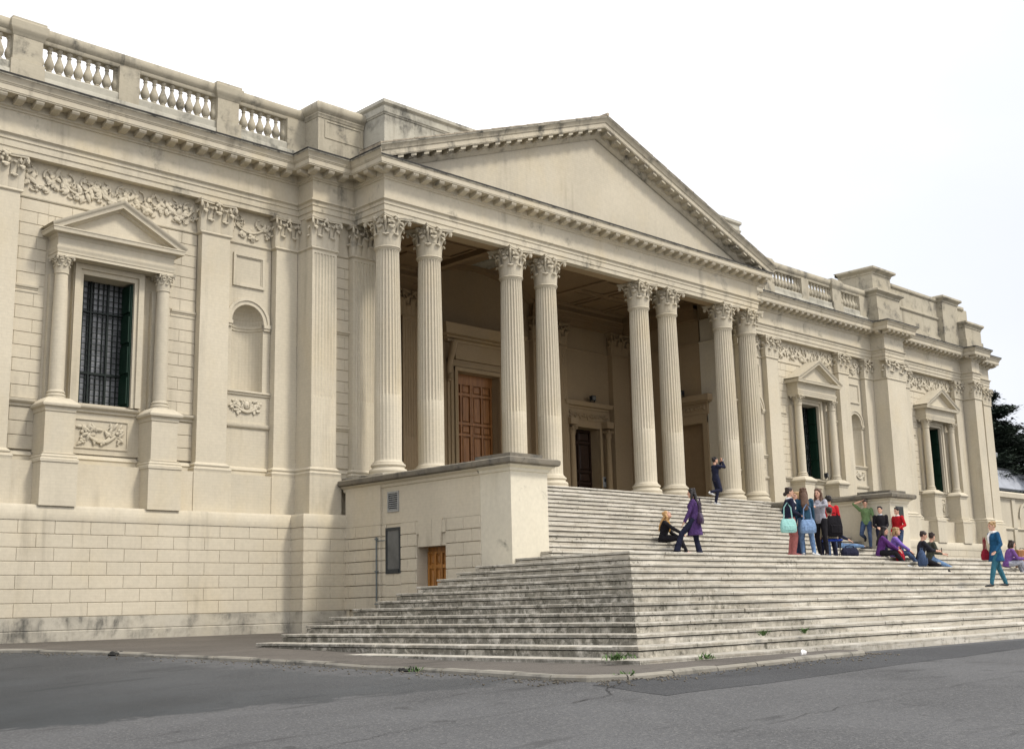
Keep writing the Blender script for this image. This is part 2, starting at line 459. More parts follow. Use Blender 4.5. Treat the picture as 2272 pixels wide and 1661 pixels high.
def flat_capital(w=.88, dep=.25):
    mb = MB(); h = w/2
    mb.box(-h+.01, h-.01, .01, dep, -.02, .80)
    for x in (-.22, .22): leaf(mb, (x, 0, 0), (0,-1,0), (1,0,0), .34, .07, .24)
    for x in (-.40, 0, .40): leaf(mb, (x, 0, 0), (0,-1,0), (1,0,0), .58, .10, .24 if x == 0 else .18)
    for s in (-1, 1):
        leaf(mb, (s*h, dep*.5, 0), (s,0,0), (0,1,0), .34, .06, .2)
        leaf(mb, (s*h, dep*.2, 0), (s,0,0), (0,1,0), .58, .09, .16)
        volute(mb, (s*(h-.06), .0, .42), (s*.8,-.7,0), .38, .20, .03)
        volute(mb, (s*.22, -.01, .42), (-s*.75,-.35,0), .32, .17, .024)
        volute(mb, (s*.24, -.01, .42), (s*.6,-.5,0), .34, .16, .024)
        leaf(mb, (s*.22, 0, .34), (0,-1,0), (1,0,0), .32, .10, .14)
    mb.ball((0,-.09,.81), (.07,.06,.08), 8, 6)
    for j in range(5): mb.ball((math.cos(R(72*j))*.075, -.1, .81+math.sin(R(72*j))*.075), .04, 6, 4)
    for z0, z1, k in ((.80,.85,.0),(.85,.89,.012)):
        pts = [(h+.10+k, dep), (h+.10+k, -.12-k)] + [(u*(h+.05), -.04-.08*u*u-k) for u in (1,.75,.5,.25,0,-.25,-.5,-.75,-1)] + [(-h-.10-k, -.12-k), (-h-.10-k, dep)]
        lo = [mb.p(x, y, z0) for x, y in pts]; hi = [mb.p(x, y, z1) for x, y in pts]; n = len(pts)
        for i in range(n): mb.face([lo[i], lo[(i+1)%n], hi[(i+1)%n], hi[i]])
        mb.face(lo[::-1]); mb.face(hi)
    return mb
CAP_ROUND = round_capital().mesh('round_capital', M['carved'], 45)
CAP_INNER = flat_capital().mesh('inner_capital', M['inner'], 45)  # same capital in the darkened loggia tone, its shade painted in
CAP_FLAT = flat_capital().mesh('flat_capital', M['carved'], 45)

# ---- fluted column
def column_shaft():
    mb = MB(); n = 24; per = 8; H = ZN-(ZL+.36)
    def ring(z, r, dep):
        out = []
        for k in range(n*per):
            f = (k % per)/per; a = 2*math.pi*k/(n*per)
            g = 0 if f < .22 else math.sin(math.pi*(f-.22)/.78)**.7
            out.append(mb.p((r-dep*g)*math.cos(a), (r-dep*g)*math.sin(a), z))
        return out
    def rad(t): return .385 - .05*max(0, (t-.28)/.72)**1.5
    rows = [(0,.435,0),(.03,.40,0),(.07,.385,0),(.10,.385,.010)]
    tc = (4.80-ZL-.36)/H
    for i in range(5): rows.append((.10+(tc*H-.10)*(i+1)/5-.001*(i==4), rad(tc*(i+1)/5), .010))
    rows.append((tc*H+.012, rad(tc), .036))
    for i in range(1, 10): t = tc+(1-tc)*i/10; rows.append((t*H, rad(t), .036))
    rows += [(H-.10, .336, .036), (H-.075, .336, 0), (H-.045, .345, 0)]
    rs = [ring(*q) for q in rows]
    for a, b in zip(rs, rs[1:]):
        m = len(a)
        for k in range(m): mb.face([a[k], a[(k+1)%m], b[(k+1)%m], b[k]])
    mb.lathe([(.345,H-.045),(.365,H-.03),(.365,H-.012),(.375,H-.005),(.395,H+.02),(.385,H+.045),(.35,H+.05),(.33,H+.06)], 0, 0, 48, cap=False)
    return mb.mesh('column_shaft', M['stone'], 50)
SHAFT = column_shaft()
def column_base():
    mb = MB()
    mb.lathe([(.545,0),(.545,.055),(.52,.06),(.535,.085),(.54,.115),(.53,.15),(.505,.175),(.475,.18),(.462,.20),(.455,.225),(.465,.245),(.475,.25),(.49,.265),(.492,.29),(.48,.315),(.455,.325),(.44,.33),(.44,.36),(.42,.365)], 0, 0, 48)
    return mb.mesh('column_base', M['stone'], 40)
BASE = column_base()
COLX = [-8.92,-7.34,-3.94,-2.36,2.36,3.94,7.34,8.92]
for dx in COLX:
    s = link('column', SHAFT, museum, (XM+dx, YC, ZL+.36))
    link('capital', CAP_ROUND, s, (0, 0, ZN-(ZL+.36)+.05)); link('column_base', BASE, s, (0, 0, -.36))

# ---- pilasters
def flutes(mb, x0, x1, y, z0, z1, zc, n=7, dep=.03):
    """fluted front face at plane y between x0..x1; filled flutes below zc"""
    mg = .05; p = (x1-x0-2*mg)/n
    prof = [(x0, 0)]
    for k in range(n):
        a = x0+mg+k*p; prof += [(a+p*.12, 0)]+[(a+p*(.12+.76*j/6), math.sin(math.pi*j/6)**.7) for j in range(1, 6)]+[(a+p*.88, 0)]
    prof.append((x1, 0))
    lv = [(z0,0),(z0+.12,0),(z0+.125,.25),(zc-.02,.25),(zc,1),(z1-.14,1),(z1-.12,0),(z1,0)]
    rows = [[mb.p(x, y+dep*d*k, z) for x, d in prof] for z, k in lv]
    for a, b in zip(rows, rows[1:]):
        for k in range(len(a)-1): mb.face([a[k], a[k+1], b[k+1], b[k]])
def base_prof(k=1.): return [(-.02,2.52),(.10*k,2.52),(.10*k,2.60),(.115*k,2.63),(.10*k,2.665),(.06*k,2.675),(.05*k,2.70),(.07*k,2.72),(.075*k,2.745),(.05*k,2.77),(.02*k,2.80),(-.02,2.84)]
def neck_prof(k=1.): return [(-.02,ZN-.055),(.012*k,ZN-.045),(.012*k,ZN-.03),(.04*k,ZN-.02),(.045*k,ZN+.005),(.03*k,ZN+.03),(-.02,ZN+.035)]
def pilaster(x0, x1, yf, yb, flip, fluted=False, plinth=True, cap=True, clip=None):
    mb = MB(flip)
    if fluted:
        flutes(mb, x0, x1, yf, 2.78, ZN-.02, 4.8)
        for x in (x0, x1): mb.poly([(x,yf,2.78),(x,yb,2.78),(x,yb,ZN-.02),(x,yf,ZN-.02)])
    else:
        t = .018                                     # slight taper
        a = [(x0,2.78),(x1,2.78),(x1-t,ZN-.02),(x0+t,ZN-.02)]
        mb.poly([(x,yf,z) for x,z in a]); mb.poly([(a[0][0],yf,a[0][1]),(a[3][0],yf,a[3][1]),(a[3][0],yb,a[3][1]),(a[0][0],yb,a[0][1])])
        mb.poly([(a[1][0],yf,a[1][1]),(a[2][0],yf,a[2][1]),(a[2][0],yb,a[2][1]),(a[1][0],yb,a[1][1])])
    path = [(x0, yb), (x0, yf), (x1, yf), (x1, yb)]
    mb.sweep(base_prof(), path); mb.sweep(neck_prof(), path)
    mb.box(x0+.025, x1-.025, yf+.03, yb+.05, ZN+.01, ZA)
    if plinth: mb.box(x0-.11, x1+.11, yf-.115, yb, 1.48, 2.521)
    o = part(mb, 'pilaster', M['stone'], smooth=35)
    if cap:
        xc = (x0+x1)/2; xc = 2*XM-xc if flip else xc
        c = link('capital', CAP_FLAT, o, (xc, yf, ZN+.03))
        sx = (x1-x0)/.88
        c.scale = (sx, 1, 1)
    return o

# ---- rusticated courses
def rust(mb, x0, x1, z0, z1, y, course=.3145, block=.87, phase=0., gap=.015, proj=.022, vgap=.009, back=.12):
    n = max(1, round((z1-z0)/course)); c = (z1-z0)/n
    for i in range(n):
        a = z0+i*c; off = phase+(block/2 if i % 2 else 0)
        xs = [x0]; k = math.floor((x0-off)/block)+1
        while off+k*block < x1-.03:
            if off+k*block > x0+.03: xs.append(off+k*block)
            k += 1
        xs.append(x1)
        for q, (u, v) in enumerate(zip(xs, xs[1:])):
            mb.chbox(u+(vgap/2 if q else 0), v-(vgap/2 if v != x1 else 0), y-proj, y+back, a+gap/2, a+c-gap/2, .009)
def rust_x(mb, y0, y1, z0, z1, x, sgn, **kw):
    """same, on a face of constant x looking towards sgn*X (y0<y1)"""
    t = MB(); rust(t, y0, y1, z0, z1, 0, **kw)
    # local (u, d, z): d<0 is outward
    for q in t.v: mb.p(x-sgn*q[1], q[0], q[2])
    b = len(mb.v)-len(t.v)
    for f in t.f: mb.f.append(tuple(b+k for k in f)); mb.mi.append(mb.cur)

# ---- relief ornament
def relief_cluster(mb, x, z, y, r, g):
    for k in range(7):
        a = g.uniform(0, 6.28); q = g.uniform(0, r*.75)
        mb.ball((x+math.cos(a)*q, y-g.uniform(.02,.06), z+math.sin(a)*q), g.uniform(r*.22, r*.4), 7, 5)
def relief_leaf(mb, x, z, y, ang, L, w):
    c, s = math.cos(ang), math.sin(ang)
    mb.tube([(x, y-.005, z), (x+c*L*.4, y-.045, z+s*L*.4), (x+c*L*.8, y-.05, z+s*L*.8), (x+c*L, y-.02, z+s*L)], [(w*.25,.015),(w*.55,.028),(w*.38,.022),(w*.06,.01)], 6, xdir=(-s,0,c))
def relief_scroll(mb, x, z, y, r, a0, turn, t=.022):
    pts = []
    for k in range(11):
        q = k/10; rr = r*(1-.72*q); a = a0+turn*q
        pts.append((x+math.cos(a)*rr, y-.035, z+math.sin(a)*rr))
    mb.tube(pts, [t*(1-.4*k/10) for k in range(11)], 6)
def flat(mb, y, k=.85):
    mb.v = [(a, y+(b-y)*k, c) for a, b, c in mb.v]; return mb
def garland(mb, x0, x1, z0, z1, y, g):
    """carved band of swags, flowers, leaves and scrolls"""
    L = x1-x0; n = max(1, round(L/1.0)); s = L/n; H = z1-z0
    for i in range(n):
        a = x0+i*s
        pts = [(a+s*t, y-.04, z1-.12-(H*.52)*(1-(2*t-1)**2)) for t in [k/10 for k in range(11)]]
        mb.tube(pts, [.018+.018*math.sin(math.pi*k/10) for k in range(11)], 7)
        relief_cluster(mb, a+s*.5, z1-.12-H*.60, y, .17, g)
        for q in (.0, 1.):
            relief_cluster(mb, a+s*q+(.10 if q == 0 else -.10), z0+H*.34, y, .12, g)
            for k in range(4): relief_leaf(mb, a+s*q+(.1 if q == 0 else -.1), z1-.16-.07*k, y, R(-90+g.uniform(-55,55)), .2, .1)
        for k in range(9):
            t = g.uniform(.03, .97)
            relief_leaf(mb, a+s*t, z1-.12-(H*.52)*(1-(2*t-1)**2), y, g.uniform(0, 6.28), g.uniform(.16,.30), .12)
        for k in range(4): relief_leaf(mb, a+s*g.random(), z1-g.uniform(.05,.2), y, R(g.uniform(200,340)), g.uniform(.12,.22), .1)
        for k in range(2): relief_scroll(mb, a+s*g.random(), g.uniform(z0+.12,z1-.15), y, g.uniform(.06,.11), g.uniform(0,6.28), g.choice((-5,5)), .018)
        relief_scroll(mb, a+s*.25, z1-.26, y, .19, R(90), -6.2, .03); relief_scroll(mb, a+s*.75, z1-.26, y, .19, R(90), 6.2, .03)
        relief_scroll(mb, a+s*.35, z0+.2, y, .10, R(200), 5); relief_scroll(mb, a+s*.65, z0+.2, y, .10, R(-20), -5)
def panel_relief(mb, x0, x1, z0, z1, y, g, mask=False):
    cx, cz, L, H = (x0+x1)/2, (z0+z1)/2, x1-x0, z1-z0
    for s in (-1, 1):
        relief_cluster(mb, cx+s*L*.36, cz+H*.18, y, H*.24, g); relief_cluster(mb, cx+s*L*.38, cz-H*.25, y, H*.18, g)
        relief_scroll(mb, cx+s*L*.2, cz+H*.1, y, H*.26, R(90), s*5, .018)
        for k in range(12): relief_leaf(mb, cx+s*L*g.uniform(.12,.42), cz+H*g.uniform(-.3,.3), y, g.uniform(0,6.28), H*.36, .08)
    pts = [(cx+L*.3*t, y-.04, cz-H*.02-H*.3*(1-t*t)) for t in [-1+k/4 for k in range(9)]]
    mb.tube(pts, [.03+.02*math.sin(math.pi*k/8) for k in range(9)], 6)
    if mask:
        mb.ball((cx, y-.04, cz+.03), (.085,.075,.12), 10, 8); mb.ball((cx, y-.11, cz+.02), (.02,.03,.03), 6, 4)
        for k in range(12): a = R(30*k); mb.ball((cx+math.cos(a)*.13, y-.03, cz+math.sin(a)*.15), .045, 6, 4)
    else: relief_cluster(mb, cx, cz-H*.3, y, H*.2, g)
def frame_ring(mb, x0, x1, z0, z1, y, w, d):
    for a in ((x0-w,x1+w,z1,z1+w),(x0-w,x1+w,z0-w,z0),(x0-w,x0,z0,z1),(x1,x1+w,z0,z1)):
        mb.box(a[0],a[1],y-d,y+.02,a[2],a[3])
def moulding(mb, x0, x1, z, y, prof, ends=.0):
    """straight string course on a wall: prof list (out, dz)"""
    mb.sweep([(-.03, z+prof[0][1])]+[(d, z+h) for d, h in prof]+[(-.03, z+prof[-1][1])], [(x0, y), (x1, y)])
STRING = [(.015,-.09),(.03,-.08),(.03,-.045),(.06,-.03),(.07,0),(.07,.03),(.0,.045)]
# ------------------------------------------------------------------ wings
def wall_with_holes(mb, x0, x1, z0, z1, y0, y1, holes):
    """solid wall y0..y1 with rectangular holes (hx0,hx1,hz0,hz1) side by side"""
    x = x0
    for h in sorted(holes):
        if h[0] > x: mb.box(x, h[0], y0, y1, z0, z1)
        if h[2] > z0: mb.box(h[0], h[1], y0, y1, z0, h[2])
        if h[3] < z1: mb.box(h[0], h[1], y0, y1, h[3], z1)
        x = h[1]
    if x < x1: mb.box(x, x1, y0, y1, z0, z1)

def niche_bay(x0, x1, flip):
    """wall between two pilasters with framed panel, round-headed niche, mask and ledges"""
    cx = (x0+x1)/2; r = .50; zs, zb = 6.84, 4.91
    mb = MB(flip); N = 16; y = W
    arc = [(cx+r*math.cos(math.pi*(1-k/N)), zs+r*math.sin(math.pi*(1-k/N))) for k in range(N+1)]
    zt = 9.1
    zm = zs+r+.12
    for a, b in ((x0, cx-r), (cx+r, x1)): mb.poly([(a,y,zb),(b,y,zb),(b,y,zs),(a,y,zs)]); mb.poly([(a,y,zs),(b,y,zs),(b,y,zm),(a,y,zm)])
    for a, b in zip(arc, arc[1:]): mb.poly([(a[0],y,a[1]),(b[0],y,b[1]),(b[0],y,zm),(a[0],y,zm)])
    mb.poly([(x0,y,1.45),(x1,y,1.45),(x1,y,zb),(x0,y,zb)]); mb.poly([(x0,y,zm),(x1,y,zm),(x1,y,zt),(x0,y,zt)])
    # concave back: half cylinder and quarter sphere
    ny = [(cx-r*math.cos(math.pi*k/N), y+r*.95*math.sin(math.pi*k/N)) for k in range(N+1)]
    for a, b in zip(ny, ny[1:]): mb.poly([(a[0],a[1],zb),(b[0],b[1],zb),(b[0],b[1],zs),(a[0],a[1],zs)])
    mb.poly([(a[0],a[1],zb) for a in ny])
    rows = []
    for j in range(7):
        ph = math.pi/2*j/6
        rows.append([(cx-r*math.cos(ph)*math.cos(math.pi*k/N), y+r*.95*math.cos(ph)*math.sin(math.pi*k/N), zs+r*math.sin(ph)) for k in range(N+1)])
    for a, b in zip(rows, rows[1:]):
        for k in range(N): mb.poly([a[k], a[k+1], b[k+1], b[k]])
    mb.box(x0, x1, y+.55, y+.75, 1.45, zt)
    o = mb.build('niche', M['wall'], museum, None)
    t = MB(flip)
    # archivolt
    for r0, r1, d in ((.51,.62,.03),(.62,.705,.06)):
        q = []
        for k in range(N+1):
            a = math.pi*(1-k/N); q.append(((cx+r0*math.cos(a), zs+r0*math.sin(a)), (cx+r1*math.cos(a), zs+r1*math.sin(a))))
        for (a, b), (c, e) in zip(q, q[1:]):
            t.poly([(a[0],y-d,a[1]),(c[0],y-d,c[1]),(e[0],y-d,e[1]),(b[0],y-d,b[1])])
            t.poly([(b[0],y-d,b[1]),(e[0],y-d,e[1]),(e[0],y+.02,e[1]),(b[0],y+.02,b[1])])
            t.poly([(a[0],y-d,a[1]),(c[0],y-d,c[1]),(c[0],y+.02,c[1]),(a[0],y+.02,a[1])])
    for s in (-1, 1):
        a, b = sorted((cx+s*.50, cx+s*.725)); t.box(a, b, y-.075, y+.03, zs-.10, zs+.0)
        t.box(min(a, b)+.01, max(a, b)-.01, y-.05, y+.03, zs-.17, zs-.10)
    ring = [(cx-(r-.0)*math.cos(math.pi*k/N), y+r*.95*math.sin(math.pi*k/N)) for k in range(N+1)]
    t.sweep([(0,zs-.17),(.025,zs-.16),(.025,zs-.10),(.045,zs-.09),(.045,zs-.01),(0,zs)], ring, caps=False)
    frame_ring(t, cx-.43, cx+.43, 7.92, 8.72, y, .075, .05); frame_ring(t, cx-.40, cx+.40, 7.95, 8.69, y, .03, .025)
    moulding(t, x0, x1, 4.865, y, [(.02,-.09),(.04,-.08),(.04,-.03),(.08,-.015),(.08,.035),(0,.045)])
    moulding(t, x0, x1, 3.96, y, [(.02,-.10),(.05,-.08),(.07,-.03),(.07,.03),(0,.045)])
    moulding(t, x0, x1, 2.70, y, [(.05,-.15),(.05,-.03),(.08,0),(.06,.06),(.0,.1)])
    moulding(t, x0, x1, ZN, y, [(.02,-.05),(.045,-.02),(.045,.02),(0,.035)])
    for k in sorted(t.pieces(.004), key=lambda k: -len(k.f)): k.build('niche_moulding', M['stone'], o, 35)
    g = random.Random(int(cx*10)); q = MB(flip)
    panel_relief(q, cx-.52, cx+.52, 4.24, 4.70, y, g, True); flat(q, y, .75)
    q.build('mask_relief', M['carved'], o, 40)
    q = MB(flip); garland(q, x0+.05, x1-.05, 9.16, 9.97, y, g); flat(q, y)
    q.build('garland_relief', M['carved'], o, 40)
    t = MB(flip); t.box(x0-.2, x1+.2, y+.001, y+.5, zt, 10.2); t.box(x0, x1, YA-.09, y+.1, 1.45, 2.545); part(t, 'wall', M['wall'])
    return o

CAPW = flat_capital(.36, .10).mesh('small_flat_capital', M['carved'], 45)
def small_capital():
    mb = MB(); s = .43
    t = round_capital(); mb.merge(t, Matrix.Diagonal((.46,.46,.46,1))); return mb.mesh('colonnette_capital', M['carved'], 45)
CAP_SMALL = small_capital()

def window_bay(x0, x1, flip, axis=None):
    cx = axis if axis is not None else (x0+x1)/2; y = W
    hw, zb, zt = .69, 4.10, 7.35
    # field of the bay: rusticated flanks, plain centre with the opening
    mb = MB(flip)
    fx0, fx1 = cx-1.62, cx+1.62
    ph = rnd.uniform(.2,.5)
    for a, b in ((x0, fx0), (fx1, x1)):
        rust(mb, a, b, 2.84, 3.86, y, phase=cx+ph, gap=.010, vgap=.004, proj=.018); rust(mb, a, b, 4.06, 6.66, y, phase=cx+ph, gap=.010, vgap=.004, proj=.018); rust(mb, a, b, 6.86, 9.04, y, phase=cx+ph, gap=.010, vgap=.004, proj=.018)
    rust(mb, fx0, fx1, 8.40, 9.04, y, phase=cx+ph, gap=.010, vgap=.004, proj=.018)
    for a, b in ((x0, fx0), (fx1, x1)):
        mb.box(a, b, y-.015, y+.1, 6.66, 6.86); mb.box(a, b, y-.02, y+.1, 3.86, 4.06)
    mb.box(x0, x1, y+.06, y+.5, 1.45, 2.84)
    wall_with_holes(mb, fx0, fx1, 2.84, 8.40, y, y+.62, [(cx-hw, cx+hw, zb, zt)])
    mb.box(x0-.2, fx0, y+.10, y+.62, 2.84, 9.1); mb.box(fx1, x1+.2, y+.10, y+.62, 2.84, 9.1); mb.box(fx0, fx1, y+.10, y+.62, 8.4, 9.1)
    mb.box(x0-.2, x1+.2, y+.001, y+.5, 9.1, 10.2)
    mb.box(x0, x1, YA-.09, y+.1, 1.45, 2.545)
    part(mb, 'wall', M['block'])
    t = MB(flip)
    for a, b in ((x0, cx-1.78), (cx+1.78, x1)):
        moulding(t, a, b, 6.83, y, STRING); moulding(t, a, b, 6.70, y, [(.02,-.04),(.035,0),(.02,.03)])
    for a, b in ((x0, cx-1.75), (cx-.95, cx+.95), (cx+1.75, x1)):
        moulding(t, a, b, 4.0, y, [(.02,-.14),(.05,-.12),(.05,-.06),(.12,-.03),(.14,.0),(.14,.04),(.02,.06)])
        moulding(t, a, b, 2.70, y, [(.06,-.15),(.06,-.03),(.09,0),(.06,.06),(.0,.1)])
    moulding(t, x0, x1, ZN, y, [(.02,-.05),(.045,-.02),(.045,.02),(0,.035)])
    part(t, 'string_course', M['stone'], smooth=35)
    # aedicule around the window
    win = MB(flip)
    fy = 11.16
    win.box(cx-.95, cx+.95, fy+.06, y+.02, zt, zt+.29); win.box(cx-.95, cx-hw, fy+.06, y+.02, zb-.03, zt); win.box(cx+hw, cx+.95, fy+.06, y+.02, zb-.03, zt)
    win.box(cx-.93, cx-.78, fy, fy+.06, zb-.03, zt+.12); win.box(cx+.78, cx+.93, fy, fy+.06, zb-.03, zt+.12); win.box(cx-.93, cx+.93, fy, fy+.06, zt+.12, zt+.25)
    # pilaster strips behind the colonnettes
    for s in (-1, 1):
        win.box(cx+s*1.36-.19, cx+s*1.36+.19, 11.2, y+.02, zb-.03, 7.20)
    wo = win.build('window', M['stone'], museum)
    for s in (-1, 1):
        px = cx+s*1.36; c = MB(flip)
        c.lathe([(.235,4.06),(.235,4.10),(.22,4.105),(.235,4.13),(.225,4.16),(.20,4.17),(.195,4.19),(.215,4.205),(.215,4.23),(.19,4.245),(.182,4.27)]+[(.18-.026*max(0,(k/8-.3)/.7)**1.4, 4.27+2.88*k/8) for k in range(9)]+[(.175,7.17),(.175,7.20),(.15,7.215)], px, 10.98, 20)
        co = c.build('colonnette', M['stone'], wo, 40)
        # pedestal of the colonnette
        d = MB(flip); a, b, yy = px-.36, px+.36, 10.66
        d.box(a, b, yy, y+.05, 2.60, 3.80); d.box(a-.09, b+.09, yy-.09, y+.05, 1.47, 2.53)
        pth = [(a, y), (a, yy), (b, yy), (b, y)]
        d.sweep([(-.02,3.70),(.02,3.72),(.03,3.80),(.09,3.84),(.10,3.87),(.10,3.90),(-.02,3.93)], pth); d.sweep([(.10,3.90),(.08,3.92),(-.08,4.06),(-.12,4.07)], pth)
        d.sweep([(-.02,2.50),(.11,2.50),(.11,2.57),(.07,2.60),(.08,2.64),(.04,2.68),(.05,2.71),(-.02,2.74)], pth)
        d.build('pedestal', M['stone'], wo, 35)
        k = link('colonnette_capital', CAP_SMALL, wo, ((2*XM-px) if flip else px, 10.98, 7.20))
    # entablature with breaks, pediment
    e = MB(flip); ex = 1.55
    pth = [(cx-ex, y), (cx-ex, 10.82), (cx+ex, 10.82), (cx+ex, y)]
    e.sweep([(-.6,7.61),(0,7.61),(0,7.68),(.015,7.69),(.015,7.76),(.04,7.80),(.04,7.83),(.005,7.84),(.005,8.06),(.03,8.08),(.05,8.12),(.06,8.15),(.20,8.155),(.21,8.24),(.225,8.25),(.225,8.28),(-.6,8.32)], pth)
    ap, top0, sl = 9.27, 8.30, None
    xr = ex+.26; sl = (ap-8.34)/xr
    prof = [(.26,0),(.25,-.05),(.215,-.09),(.205,-.105),(.20,-.19),(.06,-.20),(.04,-.24),(.0,-.26)]
    def rake(e, ax, zap, half, yp, prof, s, back):
        rows = []
        for d, h in prof+[(-back, prof[-1][1])]:
            q = half+d
            rows.append([e.p(ax-q, yp-d, zap-s*q+h), e.p(ax, yp-d, zap+h), e.p(ax+q, yp-d, zap-s*q+h)])
        top = [e.p(ax-half-prof[0][0], yp+back, zap-s*(half+prof[0][0])), e.p(ax, yp+back, zap), e.p(ax+half+prof[0][0], yp+back, zap-s*(half+prof[0][0]))]
        for a, b in zip(rows, rows[1:]):
            for k in range(2): e.face([a[k], a[k+1], b[k+1], b[k]])
        for k in range(2): e.face([top[k], top[k+1], rows[0][k+1], rows[0][k]])
        e.face([r[0] for r in rows]+[top[0]]); e.face([r[2] for r in rows[::-1]]+[top[2]])
    rake(e, cx, ap, ex, 10.82, prof, sl, .5)
    e.prism_y([(cx-ex, 8.27), (cx+ex, 8.27), (cx, 8.27+sl*ex)], 10.85, y+.05)
    e.build('window_pediment', M['stone'], wo, 35)
    # sill panel relief
    g = random.Random(3); q = MB(flip); panel_relief(q, cx-.62, cx+.62, 3.05, 3.64, y-.01, g); flat(q, y, .7); q.build('sill_relief', M['carved'], wo, 40)
    q = MB(flip); frame_ring(q, cx-.68, cx+.68, 3.01, 3.69, y, .03, .03); q.build('relief_frame', M['stone'], wo)
    # glazing, bars, shutters
    gy = y+.50
    q = MB(flip); q.box(cx-hw, cx+hw, gy, gy+.02, zb, zt); q.build('pane', M['glass'], wo)
    q = MB(flip)
    for k in range(11): x = cx-hw+2*hw*k/10; q.box(x-.009, x+.009, gy-.05, gy-.005, zb, zt)
    for k in range(23): z = zb+(zt-zb)*k/22; q.box(cx-hw, cx+hw, gy-.07, gy-.052, z-.009, z+.009)
    for z in (4.95, 6.55): q.box(cx-hw, cx+hw, gy-.085, gy-.02, z-.018, z+.018)
    for x in (cx-.22, cx+.24): q.box(x-.02, x+.02, gy-.09, gy-.03, zb, zt)
    q.build('window_grille', M['darkgreen'], wo)
    for s, yy in ((-1, y+.02), (1, y-.05)):
        q = MB(flip); a, b = sorted((cx+s*(hw-.002), cx+s*(hw-.05)))
        q.box(a, b, yy, gy-.09, zb+.02, zt-.03)
        a, b = sorted((cx+s*(hw-.05), cx+s*(hw-.09)))
        for k in range(4): q.box(a, b, yy+.03, gy-.11, zb+.1+k*.8, zb+.78+k*.8)
        q.build('shutter', M['green'], wo)
    # carved band between the capitals
    q = MB(flip); garland(q, x0+.05, x1-.05, 9.16, 9.97, y, random.Random(11)); flat(q, y); q.build('garland_relief', M['carved'], wo, 40)
    return wo

